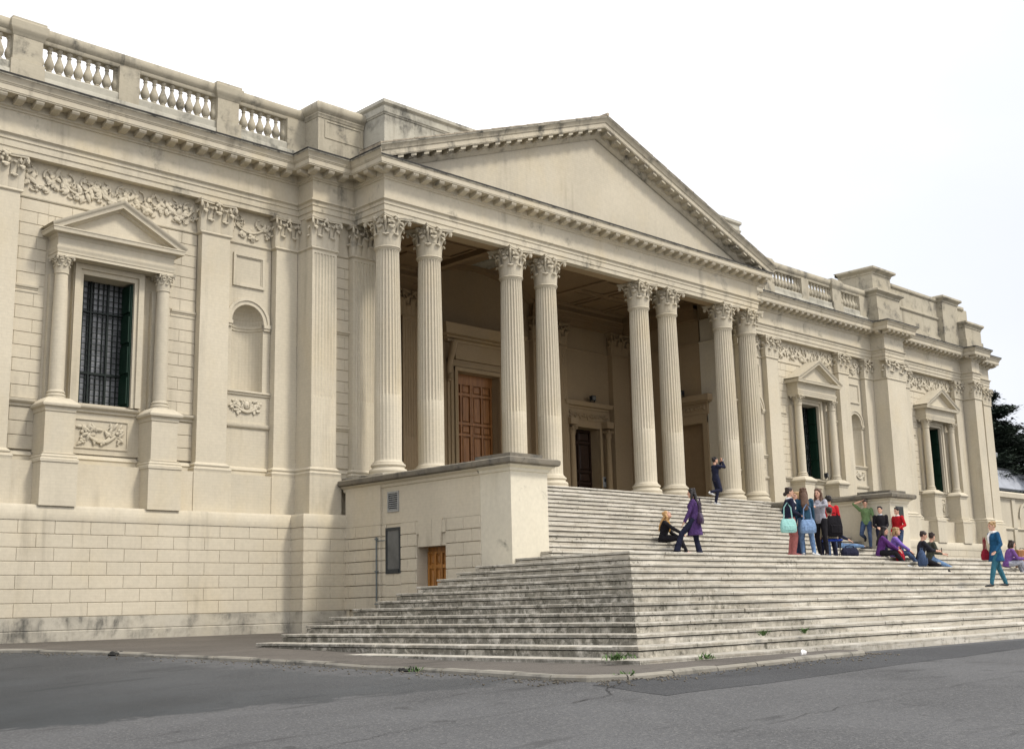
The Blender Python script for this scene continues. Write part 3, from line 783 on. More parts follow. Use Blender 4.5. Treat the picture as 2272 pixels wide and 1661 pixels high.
# plan of the pilaster order, left hand coordinates (mirrored for the other wing)
def wing(flip, full):
    AX = -6.74
    pilaster(-1.13, -.28, YB, YA+.1, flip, True)            # projecting fluted pilaster beside the portico
    pilaster(-1.87, -1.13, YA, W, flip)
    niche_bay(-3.34, -1.87, flip)
    pilaster(-4.24, -3.34, YA, W, flip)
    window_bay(-9.15, -4.24, flip, AX)
    pilaster(-10.05, -9.15, YA, W, flip)
    niche_bay(-11.5, -10.05, flip)
    pilaster(-12.3, -11.5, YA, W, flip)
    # narrow rusticated strip and fluted respond by the portico
    mb = MB(flip)
    rust(mb, -.28, .30, 2.84, 3.88, 10.60, phase=-.28, gap=.010, vgap=.004, proj=.018); rust(mb, -.28, .30, 4.06, 6.66, 10.60, phase=-.28, gap=.010, vgap=.004, proj=.018); rust(mb, -.28, .30, 6.86, 9.04, 10.60, phase=-.28, gap=.010, vgap=.004, proj=.018)
    mb.box(-.28, .30, 10.62, 10.9, 1.45, 9.06); mb.box(-.28, .30, 10.60, 10.9, 9.06, 10.05)
    for z in (4.06, 6.86): mb.box(-.28, .30, 10.585, 10.7, z-.2, z)
    mb.box(-.28, .30, 10.5, 10.9, 1.45, 2.56)
    o = part(mb, 'wall', M['block'])
    mb = MB(flip)
    for z in (4.0, 6.82): moulding(mb, -.28, .30, z, 10.58, STRING)
    moulding(mb, -.28, .30, ZN, 10.60, [(.02,-.05),(.045,-.02),(.045,.02),(0,.035)]); moulding(mb, -.28, .30, 2.70, 10.60, [(.06,-.15),(.06,-.03),(.09,0),(.06,.06),(.0,.1)])
    part(mb, 'string_course', M['stone'], smooth=35)
    pilaster(.30, 1.12, YB, YB+.9, flip, True)
    mb = MB(flip); mb.box(.32, 1.10, YB+.02, YB+.9, 9.0, ZA)
    mb.box(-1.11, -.30, YB+.02, YB+.9, 9.0, ZA); mb.box(-1.85, -1.11, YA+.02, W+.5, 9.0, ZA)
    part(mb, 'wall', M['wall'])
    if full:
        a0 = -14.1
        pilaster(a0, -12.3, YB, W+.3, flip)
        mb = MB(flip)
        rust(mb, -15.0, a0, 2.84, 3.88, W, phase=-14.1, gap=.010, vgap=.004, proj=.018); rust(mb, -15.0, a0, 4.06, 6.66, W, phase=-14.1, gap=.010, vgap=.004, proj=.018); rust(mb, -15.0, a0, 6.86, 9.04, W, phase=-14.1, gap=.010, vgap=.004, proj=.018)
        mb.box(-15.0, a0, W+.06, W+.6, 1.45, 10.05)
        for z in (4.06, 6.86): mb.box(-15., a0, W-.02, W+.2, z-.2, z)
        rust(mb, -24.1, -22.55, 2.84, 3.88, W, phase=-23.5, gap=.010, vgap=.004, proj=.018); rust(mb, -24.1, -22.55, 4.06, 6.66, W, phase=-23.5, gap=.010, vgap=.004, proj=.018); rust(mb, -24.1, -22.55, 6.86, 9.04, W, phase=-23.5, gap=.010, vgap=.004, proj=.018)
        mb.box(-24.1, -22.55, W+.06, W+.6, 1.45, 10.05)
        for z in (4.06, 6.86): mb.box(-24.1, -22.55, W-.02, W+.2, z-.2, z)
        part(mb, 'wall', M['block'])
        mb = MB(flip)
        for a, b in ((-15., a0), (-24.1, -22.55)):
            for z in (4.0, 6.82): moulding(mb, a, b, z, W, STRING)
            moulding(mb, a, b, 2.70, W, [(.06,-.15),(.06,-.03),(.09,0),(.06,.06),(.0,.1)])
        part(mb, 'string_course', M['stone'], smooth=35)
        pilaster(-15.9, -15.0, YA, W, flip)
        window_bay(-20.75, -15.9, flip)
        pilaster(-21.62, -20.75, YA, W, flip)
        pilaster(-22.55, -21.70, YB+.1, W+.3, flip)
        pilaster(-25.05, -24.1, YA, W, flip)
        mb = MB(flip); mb.box(-25.0, -24.6, W+.0, 24, -2, 11.0); part(mb, 'end_wall', M['wall'])
    else:
        pilaster(-14.1, -12.3, YB, W+.3, flip)
        mb = MB(flip); mb.box(-15.2, -14.1, W, W+.5, 1.45, 10.1); mb.box(-15.2,-14.8, W, 24, -2, 11.0); part(mb, 'end_wall', M['wall'])
wing(False, False)
wing(True, True)

# ---- base storey of rusticated courses
def base_storey(flip, xl):
    mb = MB(flip); yb, yb2 = 10.66, 10.06
    segs = [(xl, -14.45, yb), (-14.45, -11.95, yb2), (-11.95, -1.55, yb), (-1.55, -.1, yb2)] if xl < -12 else []
    if flip: segs = [(-25.1, -22.9, yb), (-22.9, -21.35, yb2+.1), (-21.35, -14.45, yb)] + segs[1:]
    for a, b, y in segs:
        rust(mb, a, b, -1.09, 1.13, y, phase=.62, block=.872, gap=.013, vgap=.006)
        mb.box(a, b, y-.004, y+.9, -2.3, 1.13)
    for i, (a, b, y) in enumerate(segs):                      # returns of the projecting bays
        if i and segs[i-1][2] > y: rust_x(mb, y-.026, segs[i-1][2]+.03, -1.09, 1.13, a, -1, phase=y+.1, block=.872)
    part(mb, 'base_storey', M['block'])
    pth = []
    for a, b, y in segs: pth += [(a, y), (b, y)]
    t = MB(flip)
    t.sweep([(-.05,1.13),(.035,1.13),(.04,1.16),(.04,1.42),(.0,1.49),(-.75,1.50)], pth)
    part(t, 'band_course', M['stone'], smooth=30)
    t = MB(flip)
    t.sweep([(-.05,-2.4),(.05,-2.4),(.05,-1.42),(.03,-1.40),(.045,-1.38),(.03,-1.10),(-.05,-1.09)], pth)
    part(t, 'plinth', M['plinth'], smooth=30)
base_storey(False, -15.2)
base_storey(True, -15.2)
# ------------------------------------------------------------------ entablature, pediment, parapets
ENT = [(-.26,ZA),(0,ZA),(0,10.165),(.025,10.175),(.025,10.34),(.05,10.35),(.05,10.435),(.085,10.475),(.11,10.485),(.11,10.525),(.02,10.54),(.02,11.09),(.05,11.10),(.06,11.14),(.09,11.155),(.11,11.165),(.11,11.35),(.46,11.355),(.46,11.385),(.475,11.39),(.475,11.53),(.49,11.535),(.495,11.565),(.51,11.57),(.53,11.64),(.585,11.70),(.60,11.71),(.60,11.755),(-.5,11.80)]
FRONT = ENT[:21] + [(.49,11.535),(.50,11.56),(.50,11.585),(-.02,11.61)]
PX = 9.29
plan = [(-15.2,YA),(-14.1,YA),(-14.1,YB),(-12.3,YB),(-12.3,YA),(-1.13,YA),(-1.13,YB),(XM-PX,YB),(XM-PX,YF),(XM+PX,YF),(XM+PX,YB)]
right = [(2*XM+1.13,YB),(2*XM+1.13,YA),(2*XM+12.3,YA),(2*XM+12.3,YB),(2*XM+14.1,YB),(2*XM+14.1,YA),(2*XM+21.70,YA),(2*XM+21.70,YB+.1),(2*XM+22.55,YB+.1),(2*XM+22.55,YA),(2*XM+25.05,YA),(2*XM+25.05,24)]
plan += right; FI = 8
def modillions(mb, path, i0, i1, sp, z0=11.20, z1=11.356, d0=.10, d1=.435, w=.20):
    for i in range(i0, i1):
        (ax, ay), (bx, by) = path[i], path[i+1]
        l = math.hypot(bx-ax, by-ay); tx, ty = (bx-ax)/l, (by-ay)/l; nx, ny = ty, -tx
        # corners: convex ends carry a modillion near the corner, concave ends are held clear
        def turn(j):
            if j <= 0 or j >= len(path)-1: return 0
            (a, b), (c, d), (e, f) = path[j-1], path[j], path[j+1]
            return (c-a)*(f-d)-(d-b)*(e-c)
        s0 = -.16 if turn(i) > 0 else (.62 if turn(i) < 0 else .2); s1 = l+.16 if turn(i+1) > 0 else (l-.62 if turn(i+1) < 0 else l-.2)
        if s1-s0 < .1: continue
        n = max(1, round((s1-s0)/sp))
        for k in range(n+1):
            s = s0+(s1-s0)*k/n
            if s1-s0 < sp*.8 and k: break
            cx, cy = ax+tx*s, ay+ty*s
            prof = [(d0,z1),(d1,z1),(d1,z1-.05),(d1-.03,z1-.095),(d1-.10,z1-.115),(d1-.2,z0+.012),(d0,z0)]
            a = [mb.p(cx-tx*w/2+nx*d, cy-ty*w/2+ny*d, z) for d, z in prof]; b = [mb.p(cx+tx*w/2+nx*d, cy+ty*w/2+ny*d, z) for d, z in prof]
            m = len(prof)
            for q in range(m): mb.face([a[q], a[(q+1)%m], b[(q+1)%m], b[q]])
            mb.face(a[::-1]); mb.face(b)
def ent(i0, i1, prof, sp):
    mb = MB(); mb.sweep(prof, plan, i0, i1, True, len(prof)-4 if prof is ENT else len(prof)-4); mb2 = MB(); modillions(mb2, plan, i0, i1, sp); mb.merge(mb2)
    o = mb.build('entablature', [M['cornice'], M['cap']], museum, 30)
    f = MB(); z = 11.757 if prof is ENT else 11.587; d = .60 if prof is ENT else .50
    f.sweep([(d-.1,z),(d+.018,z),(d+.018,z+.03),(d-.45,z+.06)], plan, i0, i1); f.build('flashing', M['lead'], o)
    return o
ent(0, 8, ENT, .455); ent(8, 9, FRONT, .50); ent(9, len(plan)-1, ENT, .455)
# solid wall and roof behind the entablatures
mb = MB()
for a, b in ((-15.0, XM-PX+.5), (XM+PX-.5, 2*XM+24.9)):
    mb.box(a, b, W+.1, W+.6, ZA+.02, 11.74)
mb.box(-1.1, XM-PX+.2, YB+.25, W+.2, ZA+.02, 11.74); mb.box(XM+PX-.2, 2*XM+1.1, YB+.25, W+.2, ZA+.02, 11.74)
part(mb, 'wall', M['wall'])
mb = MB(); mb.box(-15., 2*XM+24.9, W+.5, 24, 11.5, 11.72); part(mb, 'roof', M['cap'])
# portico beams (inside faces and soffits)
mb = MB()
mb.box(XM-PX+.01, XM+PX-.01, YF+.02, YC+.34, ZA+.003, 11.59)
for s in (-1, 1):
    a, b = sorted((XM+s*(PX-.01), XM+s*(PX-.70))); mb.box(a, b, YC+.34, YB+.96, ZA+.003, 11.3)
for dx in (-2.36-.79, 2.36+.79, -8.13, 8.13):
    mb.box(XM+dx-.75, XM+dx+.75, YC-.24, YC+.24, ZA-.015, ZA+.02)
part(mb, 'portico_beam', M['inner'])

# ---- pediment
S = .363; APEX = 15.44; HALF = PX
prof = [(.60,0),(.60,-.05),(.585,-.06),(.53,-.13),(.51,-.19),(.495,-.20),(.475,-.215),(.475,-.355),(.46,-.36),(.46,-.385),(.12,-.39),(.12,-.55),(.10,-.56),(.06,-.62),(.0,-.66)]
mb = MB(); rows = []
for d, h in prof:
    q = HALF+d; rows.append([mb.p(XM-q, YF-d, APEX-S*q+h), mb.p(XM, YF-d, APEX+h), mb.p(XM+q, YF-d, APEX-S*q+h)])
for a, b in zip(rows, rows[1:]):
    mb.cur = 1 if a is rows[0] or a is rows[1] else 0
    for k in range(2): mb.face([a[k], a[k+1], b[k+1], b[k]])
mb.cur = 0
for k in (0, 2): mb.face([r[k] for r in rows]+[mb.p(XM+(k-1)*HALF, YF, APEX-S*(HALF+.6))])
n = 19
for s in (-1, 1):
    for k in range(n):
        x = XM+s*(.26+k*.487); w = .10
        for (d0, d1, h0, h1) in ((.10,.43,-.392,-.475),(.10,.34,-.475,-.51)):
            xa, xb = x-w, x+w
            za, zb = APEX-S*abs(xa-XM), APEX-S*abs(xb-XM)
            if za+h0-.1 < 11.62: continue
            i = [mb.p(X, Y, Z) for (X, zz) in ((xa, za), (xb, zb)) for Y in (YF-d1, YF-d0) for Z in (zz+h1, zz+h0)]
            for q in ((0,1,3,2),(4,6,7,5),(0,4,5,1),(2,3,7,6),(0,2,6,4),(1,5,7,3)): mb.face([i[z] for z in q])
pediment = mb.build('pediment', [M['rake'], M['cap']], museum, 28)
mb = MB(); z0 = 11.60
mb.prism_y([(XM-HALF+.2, z0), (XM+HALF-.2, z0), (XM, APEX-.5)], YF+.03, YF+.4)
mb.build('tympanum', M['wall'], pediment)
mb = MB()                                                    # gable roof with tile edges showing over the rake
for s in (-1, 1):
    q = HALF+.62
    mb.poly([(XM, YF-.605, APEX+.03), (XM+s*q, YF-.605, APEX+.03-S*q), (XM+s*q, YF+.38, APEX+.03-S*q), (XM, YF+.38, APEX+.03)])
    mb.poly([(XM, YF-.605, APEX+.03), (XM+s*q, YF-.605, APEX+.03-S*q), (XM+s*q, YF-.605, APEX-.0-S*q), (XM, YF-.605, APEX-.0)])
    mb.poly([(XM, YF+.38, APEX+.03), (XM+s*q, YF+.38, APEX+.03-S*q), (XM, YF+.38, 11.7)])
    for sy in (0,): mb.poly([(XM+s*q, YF-.605, APEX+.03-S*q), (XM+s*q, YF+.38, APEX+.03-S*q), (XM+s*(q-.02), YF+.38, 11.77), (XM+s*(q-.02), YF-.60, 11.77)]); mb.poly([(XM+s*q, YF+.38, APEX+.03-S*q), (XM+s*(q-1.6), YF+.38, APEX+.03-S*(q-1.6)), (XM+s*(q-1.6), YF+.38, 11.7), (XM+s*q, YF+.38, 11.7)])
    for k in range(13):
        x0 = k*.78+.1; 
        if x0 > q-.3: break
        a, b = x0, min(q, x0+.74)
        for (u, v, hh) in ((a, b, .016),):
            p = [(XM+s*u, APEX+.032-S*u), (XM+s*v, APEX+.030+hh-S*v)]
            mb.poly([(p[0][0], YF-.612, p[0][1]), (p[1][0], YF-.612, p[1][1]), (p[1][0], YF+.36, p[1][1]), (p[0][0], YF+.36, p[0][1])])
            mb.poly([(p[0][0], YF-.612, p[0][1]), (p[1][0], YF-.612, p[1][1]), (p[1][0], YF-.612, p[1][1]-.05), (p[0][0], YF-.612, p[0][1]-.03)])

mb.tube([(XM, YF-.63, APEX+.05), (XM, YF+.4, APEX+.06)], 0.065, 10)
mb.build('gable_roof', M['tile'], pediment)

# ---- attic behind the pediment
mb = MB(); ax0, ax1, ay, at = XM-8.98, XM+8.98, 9.32, 13.76
mb.box(ax0, ax1, ay, 20, 11.6, 13.36)
pth = [(ax0, 20), (ax0, ay), (ax1, ay), (ax1, 20)]
mb.sweep([(-.05,13.30),(.02,13.31),(.035,13.36),(.05,13.37),(.05,13.40),(.0,13.42),(.0,13.60),(.04,13.63),(.07,13.66),(.07,13.76),(-.6,13.78)], pth)
mb.box(ax0+.4, ax1-.4, ay+.4, 19.6, 13.3, 13.72)
part(mb, 'attic', M['attic'], smooth=30)

# ---- balustrades
def baluster_mesh():
    mb = MB(); b = .72
    pr = [(.095,0),(.095,.045),(.07,.05),(.08,.075),(.062,.10),(.10,.15),(.117,.21),(.120,.26),(.104,.33),(.072,.41),(.048,.49),(.045,.55),(.062,.565),(.062,.59),(.046,.60),(.055,.63),(.08,.66),(.085,.675),(.085,b)]
    mb.lathe(pr, 0, 0, 14); return mb.mesh('baluster', M['parapet'], 50)
BAL = baluster_mesh()
def balustrade(flip, groups, piers, x_end, x_start):
    y = 11.13; mb = MB(flip)
    a, b = x_end, x_start
    mb.cur = 1; mb.sweep([(-.3,11.70),(.24,11.70),(.24,12.06),(.22,12.09),(-.3,12.09)], [(a, y), (b, y)])
    mb.sweep([(-.26,12.05),(.19,12.05),(.19,12.27),(.16,12.31),(-.13,12.31),(-.19,12.27)], [(a, y), (b, y)])
    mb.cur = 0
    mb.sweep([(-.12,13.02),(.12,13.02),(.14,13.05),(.14,13.12),(.16,13.14),(.20,13.20),(.215,13.24),(.215,13.33),(.19,13.40),(.10,13.44),(-.2,13.44),(-.2,13.05),(-.12,13.02)], [(a, y), (b, y)])
    for x0, x1, big in piers:
        mb.box(x0, x1, y-.205, y+.2, 12.0, 13.05)
        if big:
            mb.box(x0-.05, x1+.05, y-.27, y+.26, 11.7, 12.36)
            mb.sweep([(0,13.0),(.02,13.02),(.04,13.10),(.09,13.16),(.10,13.20),(.10,13.38),(.06,13.41),(.06,13.47),(-.1,13.50)], [(x0, y+.2), (x0, y-.2), (x1, y-.2), (x1, y+.2)])
            mb.box(x0+.0, x1, y-.2, y+.2, 13.0, 13.49)
    o = mb.build('balustrade', [M['parapet'], M['attic']], museum, 35)
    for x0, x1, n in groups:
        st = (x1-x0)/(n)
        for k in range(n+1):
            x = x0+st*k; x = 2*XM-x if flip else x
            link('baluster', BAL, o, (x, y, 12.31))
    return o
PIERS = [(-9.62,-8.88,True),(-6.85,-6.28,False),(-3.95,-3.28,True),(-1.66,-.9,False)]
balustrade(False, [(-11.7,-9.62,8),(-8.88,-6.85,8),(-6.28,-3.95,9),(-3.28,-1.66,6)], PIERS+[(-12.4,-11.7,True)], -12.6, -.9)
balustrade(True, [(-8.88,-6.85,8),(-6.28,-3.95,9),(-3.28,-1.66,6),(-11.3,-9.62,6)], PIERS+[(-12.3,-11.3,False)], -12.3, -.9)
# parapet blocks over the bays beside the portico
def bay_parapet(flip, x0, x1, y, zt=13.58, panel=True):
    mb = MB(flip)
    mb.box(x0-.03, x1, y-.04, W+.2, 11.72, 12.42); mb.box(x0, x1, y, W+.2, 12.42, 13.1)
    mb.sweep([(0,13.05),(.02,13.07),(.035,13.14),(.05,13.16),(.05,13.20),(.12,13.28),(.14,13.33),(.14,13.42),(.10,13.50),(.02,zt-.02),(-.2,zt)], [(x0, W+.2), (x0, y), (x1, y)])
    mb.box(x0+.12, x1, y+.12, W+.2, 13.0, zt-.01)
    if panel: frame_ring(mb, x0+.28, x1-.12, 12.52, 12.98, y, .05, .02)
    part(mb, 'parapet_block', M['parapet'], smooth=30)
bay_parapet(False, -1.02, .62, 10.30); bay_parapet(True, -1.02, .62, 10.30)
# attic and stepped piers of the far pavilion
def pier_block(x0, x1, y0, y1, z0, z1, over=.16, m='stone', low=0):
    mb = MB()
    mb.box(x0, x1, y0, y1, z0, z1-.2)
    if low: mb.box(x0-.06, x1+.06, y0-.06, y1+.06, z0, z0+low)
    pth = [(x0, y1), (x0, y0), (x1, y0), (x1, y1), (x0, y1)]
    for q in ([(0,z1-.34),(.03,z1-.32),(.04,z1-.25),(.08,z1-.20),(over-.02,z1-.14),(over,z1-.12),(over,z1-.03),(over-.05,z1)],):
        mb.sweep(q, pth, 0, 4, caps=False)
        mb.box(x0-over+.05, x1+over-.05, y0-over+.05, y1+over-.05, z1-.03, z1+.004)
    part(mb, 'attic_pier', M['parapet'] if m == 'stone' else M[m], smooth=30)
pier_block(31.35, 33.55, 10.45, 12.6, 11.72, 13.46, .2, low=.75); pier_block(31.55, 33.3, 10.7, 12.5, 13.45, 14.62, .22)
pier_block(40.7, 42.55, 10.5, 12.6, 11.72, 13.26, .16, low=.55); pier_block(39.0, 40.75, 10.85, 12.8, 11.72, 14.45, .2)
mb = MB(); mb.box(33.3, 42.5, 11.15, 12.0, 11.72, 14.2)
mb.sweep([(0,13.12),(.05,13.15),(.08,13.2),(.08,13.27),(0,13.32)], [(33.55, 11.15), (40.0, 11.15)]); mb.sweep([(0,14.1),(.05,14.12),(.09,14.18),(.09,14.3),(-.5,14.33)], [(33.3, 11.15), (42.0, 11.15)])
mb.box(33.55, 42.0, 11.05, 11.9, 11.72, 12.2)
part(mb, 'attic', M['parapet'], smooth=30)
# ------------------------------------------------------------------ loggia behind the columns
BY, CZ = 15.25, 10.85
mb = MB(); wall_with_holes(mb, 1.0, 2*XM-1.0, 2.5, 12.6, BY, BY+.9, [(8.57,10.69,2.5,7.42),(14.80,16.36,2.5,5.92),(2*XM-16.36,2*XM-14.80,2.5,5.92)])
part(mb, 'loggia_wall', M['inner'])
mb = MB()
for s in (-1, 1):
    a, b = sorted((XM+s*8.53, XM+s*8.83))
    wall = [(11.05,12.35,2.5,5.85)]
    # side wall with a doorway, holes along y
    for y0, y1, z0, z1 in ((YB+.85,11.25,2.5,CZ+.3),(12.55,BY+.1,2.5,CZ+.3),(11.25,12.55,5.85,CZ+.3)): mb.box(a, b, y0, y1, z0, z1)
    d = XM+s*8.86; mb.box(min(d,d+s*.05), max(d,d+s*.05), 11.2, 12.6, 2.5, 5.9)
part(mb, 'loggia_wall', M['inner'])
# flat outer ceilings with coffers, barrel vault over the middle bay
mb = MB(); vx, zs, rise = 2.85, 10.72, .80
rv = (vx*vx+rise*rise)/(2*rise)
def vault(x): return zs-(rv-rise)+math.sqrt(rv*rv-x*x)
for s in (-1, 1):
    a, b = sorted((XM+s*vx, XM+s*8.95)); mb.box(a, b, YC+.3, BY+.1, CZ, CZ+.3)
    for k in range(3):
        for j in range(3):
            x0 = XM+s*(vx+.35+k*1.9); x1 = x0+s*1.6; y0 = 9.85+j*1.78; u, v = sorted((x0, x1))
            frame_w = .07
            for q in ((u,v,y0,y0+frame_w),(u,v,y0+1.4-frame_w,y0+1.4),(u,u+frame_w,y0+frame_w,y0+1.4-frame_w),(v-frame_w,v,y0+frame_w,y0+1.4-frame_w)):
                mb.box(q[0],q[1],q[2],q[3],CZ-.06,CZ+.01)
    a, b = sorted((XM+s*(vx-.0), XM+s*(vx+.22))); mb.box(a, b, YC+.34, BY, 10.66, CZ+.05)
N = 24
pts = [(XM-vx+2*vx*k/N, vault(-vx+2*vx*k/N)) for k in range(N+1)]
for a, b in zip(pts, pts[1:]): mb.poly([(a[0],YC+.3,a[1]),(b[0],YC+.3,b[1]),(b[0],BY,b[1]),(a[0],BY,a[1])])
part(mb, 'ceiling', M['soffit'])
mb = MB()                                                     # moulded rib where the vault meets the back wall, and at the front
for y0, y1, k in ((BY-.32,BY+.02,.16),(YC+.36,YC+.75,.14)):
    for a, b in zip(pts, pts[1:]):
        mb.poly([(a[0],y0,a[1]),(b[0],y0,b[1]),(b[0],y0,b[1]-k),(a[0],y0,a[1]-k)]); mb.poly([(a[0],y0,a[1]-k),(b[0],y0,b[1]-k),(b[0],y1,b[1]-k),(a[0],y1,a[1]-k)])
        mb.poly([(a[0],y1,a[1]),(b[0],y1,b[1]),(b[0],y1,b[1]-k),(a[0],y1,a[1]-k)])
part(mb, 'vault_rib', M['soffit'])
# entablature inside and coupled fluted pilasters on the back wall
IN = [(-.1,ZA),(.0,ZA),(.0,10.3),(.03,10.31),(.03,10.5),(.07,10.54),(.07,10.6),(.02,10.61),(.02,10.75),(.10,10.80),(.10,10.86)]
mb = MB(); mb.sweep(IN, [(XM-8.45,BY-.25),(XM-2.85,BY-.25)])
mb.sweep(IN, [(XM+2.85,BY-.25),(XM+8.45,BY-.25)])
mb.box(XM-8.45, XM-2.86, BY-.235, BY, ZA+.003, 10.84); mb.box(XM+2.86, XM+8.45, BY-.235, BY, ZA+.003, 10.84)
for s in (-1, 1):
    a, b = sorted((XM+s*8.25, XM+s*8.55)); mb.box(a, b, YB+.9, BY-.2, ZA+.003, 10.86)
    a, b = sorted((XM+s*8.2, XM+s*8.55)); mb.box(a, b, YB+.9, BY-.2, 10.48, 10.62)
part(mb, 'inner_entablature', M['soffit'], smooth=30)
def inner_pilaster(x0, x1, fl=True):
    mb = MB(); yf, yb = BY-.25, BY+.02
    if fl: flutes(mb, x0, x1, yf, 2.9, ZN-.02, 4.8)
    else: mb.box(x0+.003, x1-.003, yf, yb, 2.6, ZN)
    for x in (x0, x1): mb.poly([(x,yf,2.5),(x,yb,2.5),(x,yb,ZN),(x,yf,ZN)])
    path = [(x0,yb),(x0,yf),(x1,yf),(x1,yb)]; mb.sweep(base_prof(), path); mb.sweep(neck_prof(), path)
    o = part(mb, 'pilaster', M['inner'], smooth=35); c = link('capital', CAP_INNER, o, ((x0+x1)/2, yf, ZN+.03)); c.scale = ((x1-x0)/.88,1,1)
for a in (12.45, 13.45): inner_pilaster(a, a+.9); inner_pilaster(2*XM-a-.9, 2*XM-a)
inner_pilaster(17.1, 18.15, False); inner_pilaster(2*XM-18.15, 2*XM-17.1, False)
mb = MB()
for a, b in ((1.1,4.9),(6.82,8.3),(10.96,12.44),(14.36,17.1)):
    moulding(mb, a, b, ZN, BY, [(.02,-.05),(.045,-.02),(.045,.02),(0,.035)])
for s in (-1, 1):
    t = XM+s*8.53
    a, b = sorted((t, t-s*.05)); mb.box(a, b, YB+.9, BY-.25, ZN-.05, ZN+.035)
    for z in (3.9, 4.9): 
        a, b = sorted((t, t-s*.02)); mb.box(a, b, YB+.9, 11.0, z, z+.06)
part(mb, 'string_course', M['inner'], smooth=30)
# great middle door: frame, hood on consoles, panelled leaves
mb = MB(); x0, x1, zt = 8.57, 10.69, 7.42
for w, d in ((.42,.06),(.30,.11),(.14,.16)):
    mb.box(x0-w, x0-(0 if w<.2 else w-.13), BY-d, BY+.02, 2.5, zt+w); mb.box(x1+(0 if w<.2 else w-.13), x1+w, BY-d, BY+.02, 2.5, zt+w)
    mb.box(x0-w+.0, x1+w, BY-d-.002, BY+.02, zt+(0 if w<.2 else w-.13), zt+w+.001)
door = part(mb, 'door', M['inner'])
mb = MB()
mb.box(x0-.1, x1+.1, BY-.16, BY+.02, zt+.43, zt+1.1)
mb.sweep([(-.1,8.45),(.02,8.46),(.05,8.54),(.20,8.58),(.22,8.62),(.42,8.66),(.44,8.85),(.50,8.95),(.52,9.02),(-.2,9.06)], [(x0-.5,BY),(x0-.5,BY-.18),(x1+.5,BY-.18),(x1+.5,BY)])
mb.build('door_hood', M['inner'], door, 30)
for s, xx in ((-1, x0-.36), (1, x1+.36)):
    mb = MB(); mb.tube([(xx,BY-.38,8.42),(xx,BY-.30,8.15),(xx,BY-.20,7.9),(xx,BY-.13,7.55),(xx,BY-.11,7.25),(xx,BY-.12,7.0)], [(.13,.14),(.13,.16),(.12,.12),(.12,.09),(.10,.08),(.08,.05)], 10, xdir=(1,0,0))
    mb.ball((xx,BY-.32,8.32), (.14,.17,.14), 10, 7); mb.ball((xx,BY-.15,7.18), (.11,.11,.13), 9, 6)
    mb.build('console', M['inner'], door, 40)
mb = MB(); dy = BY+.34
mb.box(x0, x1, dy+.03, dy+.12, 2.5, zt); mb.box(x0, x1, dy-.05, dy+.05, 7.08, zt)
def panels(mb, xa, xb, za, zb, y, st=.07):
    mb.box(xa, xa+st, y-.04, y+.04, za, zb); mb.box(xb-st, xb, y-.04, y+.04, za, zb)
def door_leaf(mb, xa, xb, za, zb, y, cols, rows):
    st = .075; w = (xb-xa-st)/cols; hs = sum(rows); z = za
    zs = [za]
    for r in rows: z += r/hs*(zb-za); zs.append(z)
    for k in range(cols+1): mb.box(xa+k*w, xa+k*w+st, y-.045, y+.04, za, zb)
    for z in zs: mb.box(xa, xb, y-.043, y+.04, max(za, z-.045), min(zb, z+.045))
    for k in range(cols):
        for a, b in zip(zs, zs[1:]):
            u, v = xa+k*w+st+.05, xa+(k+1)*w-.05
            mb.chbox(u, v, y-.035, y+.04, a+.095, b-.095, .02)
mid = (x0+x1)/2
for a, b in ((x0+.02, mid-.005), (mid+.005, x1-.02)): door_leaf(mb, a, b, 2.55, 7.08, dy, 2, (1.3,.5,1.3,.5,1.3,.5))
for k in range(13):
    for xx in (x0+.06, mid-.045, mid+.045, x1-.06): mb.ball((xx, dy-.05, 2.75+k*.345), .022, 6, 4)
mb.build('door_leaf', M['oak'], door)
